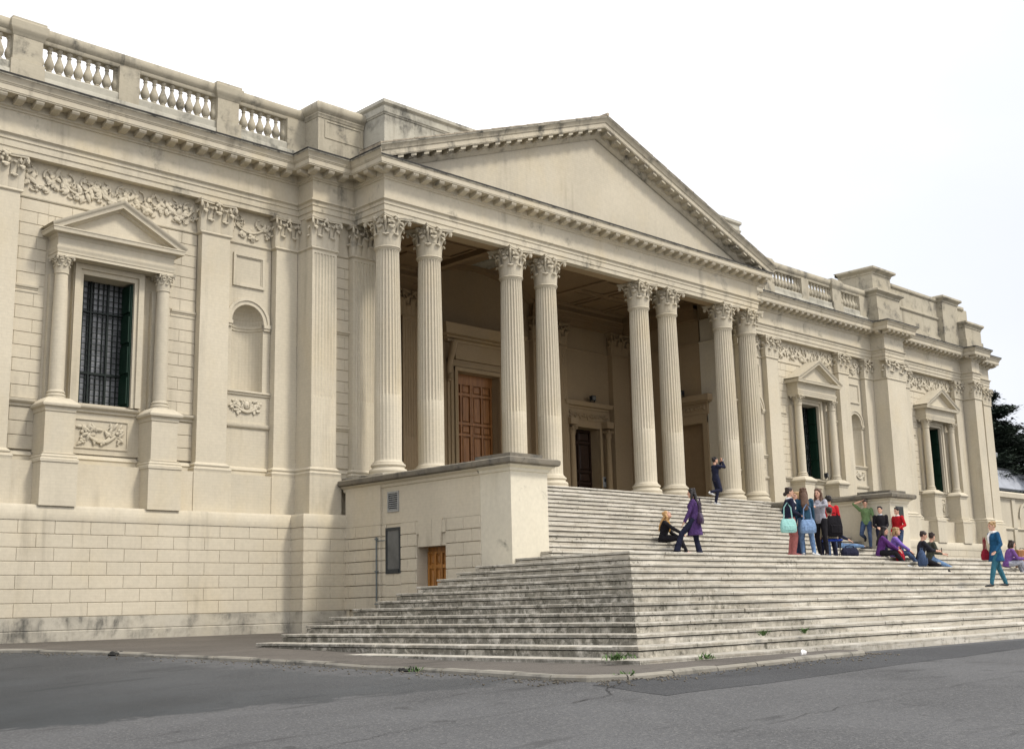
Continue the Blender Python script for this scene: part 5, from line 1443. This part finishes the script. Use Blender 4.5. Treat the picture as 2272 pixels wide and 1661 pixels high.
LIP = plain('lip', (.42,.13,.11), .5, 0, 0, 5, 0); SHOE = plain('dark_shoe', (.02,.02,.022), .5); TRAIN = plain('pale_trainer', (.55,.56,.57), .7)

def ik(a, b, l1, l2, hint):
    a, b = Vector(a), Vector(b); d = b-a; L = d.length; mx = (l1+l2)*.998
    if L > mx: b = a+d*(mx/L); d = b-a; L = mx
    h = (l1*l1-l2*l2+L*L)/(2*L); r = math.sqrt(max(0, l1*l1-h*h)); u = d/L
    w = Vector(hint); w = w-u*w.dot(u)
    if w.length < 1e-6: w = u.orthogonal()
    return a+u*h+w.normalized()*r, b
def remeshed(mb, name, m, parent, voxel):
    o = mb.build(name, m, parent, weld=False)
    r = o.modifiers.new('union', 'REMESH'); r.mode = 'VOXEL'; r.voxel_size = voxel; r.use_smooth_shade = True
    s = o.modifiers.new('soften', 'SMOOTH'); s.factor = .5; s.iterations = 3
    return o
def hand(mb, w, fwd, side, curl=.4):
    """palm and five separate fingers; fwd along the forearm, side towards the thumb"""
    f, s = Vector(fwd).normalized(), Vector(side); s = (s-f*s.dot(f)).normalized(); n = f.cross(s); w = Vector(w)
    mb.tube([w, w+f*.03, w+f*.075, w+f*.09], [(.026,.017),(.036,.017),(.040,.015),(.036,.012)], 10, xdir=s)
    for k, (o, L) in enumerate(((.029,.068),(.010,.078),(-.010,.072),(-.029,.056))):
        b = w+f*.082+s*o; pts = [b]; d = f.copy(); q = b
        for j, part_ in enumerate((.42,.33,.25)):
            ang = curl*(.6+.35*j); d = (d*math.cos(ang)-n*math.sin(ang)).normalized(); q = q+d*L*part_; pts.append(q)
        mb.tube(pts, [.0098,.0095,.009,.0075], 7)
    t0 = w+f*.02+s*.025
    mb.tube([t0, t0+f*.028+s*.026, t0+f*.055+s*.032-n*.01, t0+f*.075+s*.026-n*.02], [.014,.012,.011,.009], 7)
def person(x, y, z, face, label, H=1.68, pelvis=None, chest=None, look=(0,1,0), feet=None, hands=None, knees=None, elbows=None, top=None, bottom=None, shoes=None,
           hair='dark', hstyle='short', coat=None, sleeves=True, skirt=False, flare=0, slim=1., collar=None, female=False, group='people on the steps'):
    k = H/1.70; root = empty('person', (x, y, z), face, label=label, cat='person', group=group)
    V = Vector
    pel = V(pelvis or (0,0,.93))*1; pel = pel*k if pelvis is None else pel
    up = V(chest or (0,.02,1)).normalized()                     # direction of the spine
    rt = V((1,0,0)); rt = (rt-up*rt.dot(up)).normalized(); fw = up.cross(rt)*1.0
    waist = pel+up*.13*k; ches = pel+up*.33*k; shc = pel+up*.455*k; nk = pel+up*.50*k; hc = nk+(up*.7+V((0,0,.3)))*.155*k+fw*.02
    lk = V(look).normalized(); sh = {}
    hip = {s: pel+rt*s*.088*k-up*.02 for s in (-1,1)}
    for s in (-1,1): sh[s] = shc+rt*s*(.168 if female else .185)*k-up*.02
    feet = feet or {-1: (-.09,-.02,.0), 1: (.09,.03,.0)}
    ank, kne, ftd = {}, {}, {}
    for s in (-1,1):
        fx = feet[s]; t = V(fx[:3])+V((0,0,.085)); ftd[s] = V(fx[3]) if len(fx) > 3 else V((s*.12,1,0))
        kh = V((knees or {}).get(s, (s*.1,1,.1))); kne[s], ank[s] = ik(hip[s], t, .43*k, .415*k, kh)
    hands = hands or {-1: tuple(pel+rt*-.27*k+fw*.06+V((0,0,-.10))), 1: tuple(pel+rt*.27*k+fw*.06+V((0,0,-.10)))}
    elb, wri = {}, {}
    for s in (-1,1): elb[s], wri[s] = ik(sh[s], hands[s], .285*k, .255*k, V((elbows or {}).get(s, (s*.5,-1,-.2))))
    w_ = slim*k
    def torso(mb, g, low=.0):
        mb.tube([pel-up*.10*k, pel-up*.02, waist, ches, shc-up*.03, shc+up*.035], [(.13*w_+g,.10*w_+g),(.158*w_+g,.112*w_+g),(.128*w_+g,.094*w_+g),(.155*w_+g,.115*w_+g),(.15*w_+g,.092*w_+g),(.075+g*.6,.06+g*.6)], 16, xdir=rt)
        if female:
            for s in (-1,1): mb.ball(ches+rt*s*.07*k+fw*.085*k, (.062*k+g,.055*k+g,.06*k+g), 10, 8)
        for s in (-1,1): mb.ball(sh[s], (.050*w_+g), 10, 8)
    def arm(mb, s, g, to=1.):
        a, e, w2 = sh[s], elb[s], wri[s]
        mb.tube([a, a.lerp(e,.5), e], [.052*w_+g,.044*w_+g,.038*w_+g], 10); mb.ball(e, .039*w_+g, 10, 8)
        if to > .5:
            q = e.lerp(w2, min(1, (to-.5)*2)); mb.tube([e, e.lerp(q,.3), q], [.038*w_+g,.037*w_+g,.028*w_+g], 10)
    def leg(mb, s, g, fl=0):
        a, b, c = hip[s], kne[s], ank[s]
        mb.tube([a+up*.03, a.lerp(b,.35), b], [.090*w_+g,.080*w_+g,.056*w_+g], 12); mb.ball(b, .057*w_+g, 10, 8)
        mb.tube([b, b.lerp(c,.3), c.lerp(b,.12), c-V((0,0,.03))], [.055*w_+g,.056*w_+g,.040*w_+g+fl*.7,.038*w_+g+fl], 12)
    # body: one surface with face, ears and fingers
    B = MB(); torso(B, 0)
    for s in (-1,1):
        arm(B, s, 0); leg(B, s, 0)
        fd = (wri[s]-elb[s]).normalized(); th = V((-s,0,.3))-fd*V((-s,0,.3)).dot(fd)
        if th.length < .1: th = V((0,1,0))
        hand(B, wri[s]-fd*.005, fd, th, .38)
        d = ftd[s].normalized(); B.tube([ank[s], ank[s]+d*.05-V((0,0,.05)), ank[s]+d*.14-V((0,0,.062))], [.036,.034,.022], 8)
    hr = lk.cross(V((0,0,1)));
    if hr.length < .05: hr = rt.copy()
    hr.normalize(); hu = hr.cross(lk).normalized(); RM = Matrix((hr, lk, hu)).transposed(); hk = k**.5
    def hp(a, b, c): return hc+hr*a*hk+lk*b*hk+hu*c*hk
    B.tube([nk-up*.04, nk+up*.05, hp(0,-.015,-.05)], [.056,.050,.052], 12)
    B.ball(hc, (.074*hk,.092*hk,.112*hk), 16, 12, RM); B.ball(hp(0,.025,-.055), (.056*hk,.066*hk,.062*hk), 12, 10, RM)
    B.tube([hp(0,.088,.02), hp(0,.108,-.022), hp(0,.088,-.035)], [.010,.016,.012], 8); B.ball(hp(0,.078,-.092), .022*hk, 8, 6); B.ball(hp(0,.076,.035), (.05,.02,.012), 8, 6, RM)
    for s in (-1,1): B.ball(hp(s*.074,-.005,-.008), (.012,.022,.032), 8, 6, RM)
    body = remeshed(B, 'body', SKIN, root, .0062)
    F = MB()
    for s in (-1,1): F.ball(hp(s*.031,.083,.006), (.013,.009,.0075), 8, 6, RM); F.ball(hp(s*.032,.088,.030), (.02,.008,.0045), 8, 5, RM)
    F.build('eyes', EYE, root, 60)
    F = MB(); F.ball(hp(0,.087,-.058), (.024,.010,.0085), 8, 6, RM); F.build('mouth', LIP, root, 60)
    # hair
    Hm = MB(); g = random.Random(hash(label) % 1000 if False else len(label)*7)
    Hm.ball(hp(0,-.018,.022), (.084*hk,.098*hk,.108*hk), 16, 12, RM)
    for j in range(12): a = g.uniform(0,6.28); Hm.ball(hp(math.cos(a)*.062,-.02+math.sin(a)*.068,.075+g.uniform(-.02,.02)), .034, 8, 6)
    cut = [v for v in Hm.v]
    face_c = hp(0,.075,-.045)
    if hstyle == 'long':
        b0 = hp(0,-.075,-.02); b1 = nk-fw*.075+up*.02; b2 = ches-fw*.125*k; b3 = ches-fw*.135*k-up*.14*k
        Hm.tube([b0, b1, b2, b3], [(.085,.05),(.10,.05),(.115,.04),(.06,.018)], 12, xdir=rt)
        for s in (-1,1): Hm.tube([hp(s*.07,-.02,.03), hp(s*.085,-.01,-.08), sh[s]*.45+nk*.55+fw*.03+up*.01, ches+rt*s*.10+fw*.085], [.035,.038,.042,.02], 8)
    elif hstyle == 'bob':
        Hm.tube([hp(0,-.07,0), hp(0,-.075,-.09), nk-fw*.05+up*.0], [(.08,.05),(.088,.05),(.07,.03)], 12, xdir=rt)
        for s in (-1,1): Hm.tube([hp(s*.072,-.01,.03), hp(s*.082,-.005,-.06), hp(s*.075,-.01,-.125)], [.03,.034,.02], 8)
    elif hstyle == 'bun':
        Hm.ball(hp(-.01,-.115,-.06), (.05,.05,.055), 10, 8)
    ho = remeshed(Hm, 'hair', HAIR[hair], root, .009)
    # clothes
    T = MB(); torso(T, .014)
    for s in (-1,1): arm(T, s, .012, 1.0 if sleeves is True else sleeves)
    if coat:                                                   # skirts of a coat
        hem = pel-V((0,0,1))*coat*k*.6-up*coat*k*.4
        T.tube([waist, pel, pel.lerp(hem,.5), hem], [(.15*w_,.12*w_),(.185*w_,.14*w_),(.205*w_,.165*w_),(.235*w_,.19*w_)], 16, xdir=rt)
    else:
        T.tube([waist, pel-up*.01*k], [(.148*w_,.112*w_),(.176*w_,.128*w_)], 16, xdir=rt)
    remeshed(T, 'top', top, root, .0105)
    if collar:
        c = MB(); c.tube([nk-up*.035, nk+up*.02], [(.085,.078),(.068,.064)], 12, xdir=rt)
        if collar[1]:
            for a in range(10): b = R(36*a); c.ball(nk-up*.015+rt*math.cos(b)*.075+fw*math.sin(b)*.07, (.035,.03,.035), 8, 6)
            c.tube([nk+fw*.08-up*.02+rt*.02, ches+fw*.145+up*.05+rt*.03, ches+fw*.15-up*.12+rt*.02], [.03,.034,.022], 8)
        remeshed(c, 'scarf' if collar[1] else 'collar', collar[0], root, .009)
    L = MB()
    for s in (-1,1): leg(L, s, .012, flare)
    L.tube([pel+up*.09*k, pel, pel-up*.09*k], [(.14*w_,.105*w_),(.168*w_,.122*w_),(.145*w_,.115*w_)], 14, xdir=rt)
    remeshed(L, 'skirt' if skirt else 'trousers', bottom, root, .0105)
    for s in (-1,1):
        q = MB(); d = ftd[s].normalized(); b = ank[s]-V((0,0,.045))
        q.tube([b-d*.055, b-d*.03+V((0,0,.02)), b+d*.05, b+d*.13-V((0,0,.012)), b+d*.185-V((0,0,.022))], [(.028,.03),(.040,.05),(.040,.036),(.043,.026),(.026,.016)], 10, xdir=(-d.y,d.x,0))
        q.box(0,0,0,0,0,0) if False else None
        q.build('shoe', shoes or SHOE, root, 60)
    root['_k'] = k; del root['_k']
    return root
def top_z(j): return .03+j*RU if j >= 0 else .03+j*RL
PUR = cloth('purple_coat', (.07,.036,.125)); TEAL = cloth('teal_coat', (.015,.075,.16)); TEALP = cloth('turquoise_trousers', (.035,.13,.18))
RED = cloth('red_jacket', (.40,.014,.02)); GRN = cloth('green_tshirt', (.12,.19,.085)); LIL = cloth('lilac_cardigan', (.19,.12,.42)); GREY = cloth('grey_sweater', (.30,.30,.34))
PINK = cloth('dusty_pink_trousers', (.36,.13,.12)); DTEAL = cloth('dark_teal_jacket', (.02,.06,.10)); BEI = cloth('beige_jumper', (.46,.40,.28)); MAR = cloth('maroon_striped_jumper', (.09,.015,.035))
STRD = cloth('charcoal_striped_jacket', (.022,.022,.03)); GRYT = cloth('grey_trousers', (.30,.31,.36)); OLV = cloth('dark_olive_jersey', (.06,.065,.05)); VIO = cloth('violet_hoodie', (.095,.03,.15))

# seated woman and the friend she talks to
person(6.36, 4.15, top_z(3), -150, 'woman with long blonde hair and dark glasses in black sitting on the upper steps', 1.78, pelvis=(0,0,.11), chest=(0,.20,1), look=(.15,.85,.5),
    feet={-1:(-.10,.62,-.335), 1:(.12,.66,-.335)}, hands={-1:(-.10,.42,.16), 1:(.16,.62,.20)}, elbows={-1:(-.6,-.5,-.5),1:(.6,-.5,-.5)}, top=BLK, bottom=BLK, hair='blonde', hstyle='long', female=True, shoes=plain('pale_pink_shoe',(.55,.38,.36),.7), collar=(cloth('yellow_scarf',(.5,.3,.1)),True))
person(6.05, 2.80, top_z(0), 38, 'woman with long black hair in a knee length purple coat, one foot on a step', 1.90, chest=(0,.03,1), look=(.25,1,-.12),
    feet={-1:(-.12,.50,.17,(-.1,1,0)), 1:(.11,-.12,0,(.2,1,0))}, knees={-1:(-.25,1,.3)}, hands={-1:(-.20,.30,.92), 1:(.27,.05,.88)}, top=PUR, bottom=NAVY, coat=.36, hair='black', hstyle='long', female=True, flare=.045)
person(14.2, 7.95, top_z(13), -118, 'man in dark navy holding a camera to his face at the top of the steps', 1.66, chest=(0,-.02,1), look=(0,1,.12),
    feet={-1:(-.10,.0,0,(0,1,0)), 1:(.12,-.30,.34,(0,1,-.25))}, knees={1:(.1,1,-.1)}, hands={-1:(-.05,.25,1.52), 1:(.07,.25,1.50)}, elbows={-1:(-.6,.2,-1),1:(.6,.2,-1)}, top=NAVY, bottom=NAVY, hair='black', shoes=TRAIN)
# group of friends standing on the landing
person(7.30, .62, top_z(0), -128, 'girl with dark bun, white scarf, navy jacket and dusty pink trousers', 1.80, look=(.1,1,-.05), hands={-1:(-.20,.12,1.0), 1:(.12,.26,1.05)},
    top=NAVY, bottom=PINK, hair='dark', hstyle='bun', female=True, collar=(WHT,True), shoes=PINK)
person(7.72, .42, top_z(0), -48, 'girl with long brown hair seen from behind in dark teal jacket and blue jeans', 1.80, look=(.45,1,0), feet={-1:(-.10,.04,0), 1:(.16,-.10,0,(.9,.6,0))},
    hands={-1:(-.26,.04,.84), 1:(.25,.22,.92)}, top=DTEAL, bottom=DENIM, hair='brown', hstyle='long', female=True, shoes=TRAIN)
person(8.25, .98, top_z(0), 100, 'fair haired girl in a white jacket half hidden in the group of friends', 1.76, look=(.2,1,0), top=WHT, bottom=DKDENIM, hair='fair', hstyle='bob', female=True, hands={-1:(-.2,.2,.95),1:(.24,.1,.84)})
person(8.70, 1.20, top_z(0), -20, 'dark haired boy in maroon striped jumper being hugged by the girl in grey', 1.80, look=(.3,1,0), top=MAR, bottom=NAVY, hair='dark', hands={-1:(-.2,.2,1.0),1:(.2,.25,1.05)})
person(8.95, .72, top_z(0), 92, 'girl with curly brown hair in grey sweater and black leggings hugging a friend', 1.86, look=(-.1,1,-.15), feet={-1:(-.20,.10,0), 1:(.10,-.06,0,(.7,.7,0))},
    hands={-1:(-.12,.40,1.34), 1:(.06,.42,1.30)}, elbows={-1:(-1,0,-.2),1:(1,0,-.4)}, top=GREY, bottom=BLK, hair='brown', hstyle='long', female=True, slim=.96)
person(10.95, 1.62, top_z(0), -50, 'man in a bright red jacket standing with his back turned', 1.84, look=(-.2,1,-.1), top=RED, bottom=DKDENIM, hair='black', collar=(RED,False), slim=1.12, coat=.08)
person(9.85, .95, top_z(0), -44, 'boy in beige sleeves seen from behind sitting on a blue stool with a black backpack', 1.76, pelvis=(0,0,.62), chest=(0,.08,1), look=(0,1,-.08), feet={-1:(-.20,.36,0), 1:(.20,.36,0)},
    hands={-1:(-.24,.26,.60), 1:(.24,.26,.60)}, top=BEI, bottom=NAVY, hair='dark', collar=(WHT,False), slim=1.08)
person(16.0, 4.25, top_z(3), -128, 'boy in navy jumper and jeans reclining with legs stretched along the steps', 1.62, pelvis=(0,-.1,.11), chest=(0,-.28,1), look=(.1,1,.1), feet={-1:(-.08,.76,-.02), 1:(.10,.80,-.02)}, knees={-1:(0,.3,1),1:(0,.3,1)},
    hands={-1:(-.25,.1,.05), 1:(.12,.30,.22)}, top=NAVY, bottom=DENIM, hair='brown', collar=(WHT,False), sleeves=.8)
person(17.78, 4.30, top_z(3), 112, 'boy in green t-shirt leaning on the far pier with one hand on his head', 1.72, chest=(0,-.06,1), look=(-.2,1,-.35), feet={-1:(-.10,.10,0), 1:(.10,-.24,.34,(0,1,-.4))}, knees={1:(.2,1,.1)},
    hands={1:(.13,.06,1.66), -1:(-.26,.10,.86)}, elbows={1:(1,.1,.3),-1:(-.6,-.6,-.2)}, top=GRN, bottom=DKDENIM, hair='dark', sleeves=.42)
person(17.0, 3.33, top_z(1), 128, 'boy in black jacket with pale collar standing before the far pier', 1.72, look=(.5,1,.0), top=BLK, bottom=NAVY, hair='black', collar=(cloth('pale_blue_shirt',(.45,.5,.55)),False), hands={-1:(-.12,.24,1.0),1:(.14,.22,1.0)})
person(18.1, 3.28, top_z(1), 75, 'boy in red and white jacket standing in profile before the dark plaque', 1.72, look=(.05,1,-.05), top=RED, bottom=DKDENIM, hair='black', collar=(WHT,False), hands={-1:(-.2,.2,1.0),1:(.22,.12,.9)})
# sitting on the front edge of the landing
person(11.15, .22, top_z(0), -152, 'girl with long black hair in violet hoodie and dark trousers sitting on the steps', 1.66, pelvis=(0,0,.11), chest=(0,.24,1), look=(.2,1,-.2), feet={-1:(-.10,.60,-.31), 1:(.14,.64,-.31)}, hands={-1:(-.05,.46,.20), 1:(.14,.50,.18)}, top=VIO, bottom=BLK, hair='black', hstyle='long', female=True, shoes=TRAIN)
person(12.05, .28, top_z(0), -160, 'fair haired girl in lilac cardigan sitting beside the girl in violet', 1.66, pelvis=(0,0,.11), chest=(0,.16,1), look=(-.35,1,0), feet={-1:(-.12,.62,-.31), 1:(.12,.66,-.31)}, hands={-1:(-.08,.45,.14), 1:(.12,.50,.14)}, top=LIL, bottom=DKDENIM, hair='fair', hstyle='bob', female=True)
person(12.35, -.36, top_z(-1), -140, 'boy in charcoal striped jacket and black trousers sitting with both hands held forward', 1.72, pelvis=(0,0,.11), chest=(0,.20,1), look=(.1,1,-.35), feet={-1:(-.10,.86,-.47), 1:(.14,.92,-.47)}, hands={-1:(-.05,.50,.30), 1:(.08,.50,.29)}, elbows={-1:(-.7,-.5,-.6),1:(.7,-.5,-.6)}, top=STRD, bottom=BLK, hair='dark', shoes=TRAIN, sleeves=.78)
person(13.2, -.22, top_z(-1), -132, 'boy in dark olive jersey and blue jeans sitting behind the boy in black trousers', 1.68, pelvis=(0,0,.11), chest=(0,.16,1), look=(-.5,1,-.2), feet={-1:(-.10,.86,-.47), 1:(.14,.92,-.47)}, hands={-1:(-.10,.44,.24), 1:(.10,.40,.22)}, top=OLV, bottom=DENIM, hair='dark', shoes=SHOE, sleeves=.8)
person(10.45, -3.40, top_z(-6), 58, 'woman with fair hair in teal coat and turquoise trousers walking up the steps', 1.68, chest=(0,.03,1), look=(0,1,-.12), feet={-1:(-.08,.26,.0,(0,1,0)), 1:(.09,-.34,-.156,(0,1,.15))}, knees={-1:(0,1,.1),1:(0,1,.1)},
    hands={-1:(-.26,.18,.90), 1:(.26,-.08,.86)}, top=TEAL, bottom=TEALP, coat=.26, hair='fair', hstyle='short', female=True, collar=(WHT,True))
person(16.75, -.92, top_z(-2), -135, 'dark haired girl in purple jumper and grey trousers sitting behind the woman in teal', 1.66, pelvis=(0,0,.11), chest=(0,.34,1), look=(0,1,-.2), feet={-1:(-.10,.50,-.31), 1:(.12,.55,-.31)}, hands={-1:(-.05,.46,.30), 1:(.10,.50,.26)}, top=cloth('mid_purple_jumper',(.15,.07,.24)), bottom=GRYT, hair='dark', hstyle='bob', female=True, shoes=TRAIN)

# ---- bags and small things
def on_person(x, y, z, face, p):
    a = R(face); return (x+p[0]*math.cos(a)-p[1]*math.sin(a), y+p[0]*math.sin(a)+p[1]*math.cos(a), z+p[2])
def bag(name, loc, rz, size, m, label, kind='bag', handle=None, strap=None, round_=.35):
    r = empty(name, loc, rz, label=label, cat=kind); w, d, h = size; mb = MB()
    pr = [(0,.82,.7),(.08,1,1),(.45,1.04,1.06),(.8,.92,.8),(1,.80,.35)]
    n = 20; rows = []
    for t, a, b in pr:
        ring = []
        for k in range(n):
            q = 2*math.pi*k/n; c, s = math.cos(q), math.sin(q); e = .45
            ring.append(mb.p(math.copysign(abs(c)**e, c)*w/2*a, math.copysign(abs(s)**e, s)*d/2*b, h*t))
        rows.append(ring)
    for a, b in zip(rows, rows[1:]):
        for k in range(n): mb.face([a[k], a[(k+1)%n], b[(k+1)%n], b[k]])
    mb.face(rows[0][::-1]); mb.face(rows[-1]); mb.build('bag_body', m, r, 50)
    if handle:
        for s in (-1,1):
            q = MB(); q.tube([(-w*.28,s*d*.1,h*.95),(-w*.22,s*d*.1,h+handle*.7),(0,s*d*.1,h+handle),(w*.22,s*d*.1,h+handle*.7),(w*.28,s*d*.1,h*.95)], .011, 6); q.build('handle', m, r, 50)
    q = MB(); q.chbox(-w*.32,w*.32,-d*.62,-d*.3,h*.15,h*.55,.02); q.build('pocket', m, r)
    return r
bag('tote_bag', (6.93,.44,.62), -35, (.42,.14,.36), cloth('aqua_canvas',(.28,.52,.49),.06), 'aqua tote bag on the shoulder of the girl with the white scarf', handle=.42)
bag('shoulder_bag', (7.43,.17,.60), -40, (.40,.18,.36), cloth('washed_denim',(.17,.26,.42),.2), 'slouchy washed denim bag behind the girl in blue jeans', handle=.40)
bag('shoulder_bag', (5.98,2.54,.95), 20, (.30,.12,.30), plain('dark_purple_leather',(.03,.012,.04),.45), 'dark leather bag hanging beside the purple coat', handle=.38)
bag('backpack', (9.73,.76,.60), -44, (.42,.17,.58), BLK, 'big black backpack on the back of the boy in beige sleeves', 'backpack', handle=.07)
bag('duffel_bag', (9.75,.36,.035), -44, (.46,.24,.24), NAVY, 'navy bag on the landing behind the blue stool', handle=.06)
bag('backpack', (11.60,-.14,top_z(-1)+.005), 10, (.28,.18,.36), cloth('red_nylon',(.30,.012,.025)), 'red bag standing between the two girls sitting on the steps', 'backpack', handle=.06)
bag('backpack', (11.62,-.78,top_z(-2)+.005), 25, (.36,.24,.46), DKDENIM, 'dark blue backpack on the steps at the feet of the girl in lilac', 'backpack', handle=.06)
bag('shoulder_bag', on_person(10.45,-3.40,top_z(-6),58,(.12,.22,.70)), 58, (.10,.22,.28), cloth('dark_red_leather',(.20,.012,.025)), 'dark red bag at the side of the woman in teal', handle=.3)
r = empty('folding_stool', (9.83,.92,.03), -44, label='low blue folding stool under the boy with the black backpack', cat='stool')
q = MB(); q.chbox(-.24,.24,-.20,.20,.45,.50,.01); q.build('seat', cloth('blue_canvas',(.02,.05,.30)), r)
for a in (-1,1):
    for b in (-1,1): q = MB(); q.tube([(a*.2,b*.17,.46),(a*.2,-b*.15,0)], .012, 6); q.build('leg', M['black'], r)
r = empty('camera_body', on_person(14.2,7.95,top_z(13),-118,(.01,.30,1.56)), -118, label='small silver camera held up by the man at the top of the steps', cat='camera')
q = MB(); q.chbox(-.055,.055,-.018,.018,-.033,.033,.006); q.build('camera_case', M['grey'], r); q = MB(); q.tube([(0,.018,0),(0,.05,0)], .024, 14); q.build('lens', M['black'], r, 40)
r = empty('phone', on_person(12.35,-.36,top_z(-1),-140,(.015,.60,.33)), -140, label='small dark phone in the hands of the boy in the charcoal striped jacket', cat='phone')
q = MB(); q.chbox(-.03,.03,-.006,.006,-.06,.06,.003); q.build('phone_case', M['black'], r); q = MB(); q.box(-.026,.026,-.0075,-.006,-.052,.052); q.build('screen', M['glass'], r)
r = empty('instrument_case', (17.62,-1.05,top_z(-2)+.005), -40, label='upright brown case on the steps at the right edge of the view', cat='case')
q = MB(); q.chbox(-.20,.20,-.12,.12,0,.55,.03); q.build('case_body', M['oak'], r); q = MB(); q.tube([(-.06,-.0,.55),(-.05,0,.6),(.05,0,.6),(.06,0,.55)], .012, 6); q.build('handle', M['black'], r)
# ------------------------------------------------------------------ light, sky, camera
w = bpy.data.worlds.new('World'); scene.world = w; w.use_nodes = True
nt = w.node_tree; nt.nodes.clear(); gg = G(nt)
out = gg.n('ShaderNodeOutputWorld'); bg = gg.n('ShaderNodeBackground'); gg.l(bg.outputs[0], out.inputs[0])
SUN_EL, SUN_AZ = 52, 158       # azimuth measured clockwise from +Y
sky = gg.n('ShaderNodeTexSky'); sky.sky_type = 'NISHITA'; sky.sun_disc = False
sky.sun_elevation = R(SUN_EL); sky.sun_rotation = R(SUN_AZ); sky.air_density = 1.2; sky.dust_density = 6; sky.ozone_density = 1.5
tc = gg.n('ShaderNodeTexCoord').outputs['Generated']
hs = gg.n('ShaderNodeHueSaturation'); hs.inputs['Saturation'].default_value = .28; gg.l(sky.outputs[0], hs.inputs['Color'])
cl = gg.ramp(gg.noise(gg.mapv(tc, (1,1,2.2)), 1.5, 5, .55), .30, .66)
thin = gg.math('ADD', gg.math('MULTIPLY', cl, .08), .90)
cloud = gg.mix(cl, (6.3,6.45,6.8), (9.2,9.05,9.3))
sx = gg.n('ShaderNodeSeparateXYZ'); gg.l(tc, sx.inputs[0])
wr = gg.math('MULTIPLY', gg.ramp(sx.outputs[0], .70, .95), gg.ramp(sx.outputs[1], .1, .3))
wl = gg.math('MULTIPLY', gg.ramp(sx.outputs[2], .36, .50), gg.ramp(sx.outputs[1], .70, .86))
wt = gg.math('MULTIPLY', gg.math('MAXIMUM', wr, wl), .92)
gg.l(gg.mix(wt, gg.mix(thin, hs.outputs[0], cloud), (4.75,4.95,5.35)), bg.inputs['Color']); bg.inputs['Strength'].default_value = .097
sd = bpy.data.lights.new('sun', 'SUN'); sd.energy = 1.5; sd.angle = R(10); sd.color = (1, .93, .82)
so = bpy.data.objects.new('sun', sd); C.objects.link(so)
az, el = R(SUN_AZ), R(SUN_EL)
d = Vector((math.sin(az)*math.cos(el), math.cos(az)*math.cos(el), math.sin(el)))
so.rotation_euler = d.to_track_quat('Z', 'Y').to_euler(); so.location = d*60

cd = bpy.data.cameras.new('camera'); cam = bpy.data.objects.new('camera', cd); C.objects.link(cam); scene.camera = cam
yaw, pitch, roll = R(44.387), R(10.945), R(-1.343)
fw = Vector((math.sin(yaw)*math.cos(pitch), math.cos(yaw)*math.cos(pitch), math.sin(pitch)))
rt = Vector((math.cos(yaw), -math.sin(yaw), 0)); up = rt.cross(fw)
rt2 = rt*math.cos(roll)+up*math.sin(roll); up2 = -rt*math.sin(roll)+up*math.cos(roll)
cam.matrix_world = Matrix(((rt2.x, up2.x, -fw.x, -20.016), (rt2.y, up2.y, -fw.y, -16.938), (rt2.z, up2.z, -fw.z, -1.07), (0,0,0,1)))
cd.sensor_fit = 'HORIZONTAL'; cd.sensor_width = 36; cd.lens = 36*2647.14/2272; cd.clip_start = .1; cd.clip_end = 3000
scene.view_settings.view_transform = 'Standard'; scene.view_settings.look = 'None'; scene.view_settings.exposure = .93; scene.view_settings.gamma = 1
scene.cycles.max_bounces = 7; scene.cycles.diffuse_bounces = 5
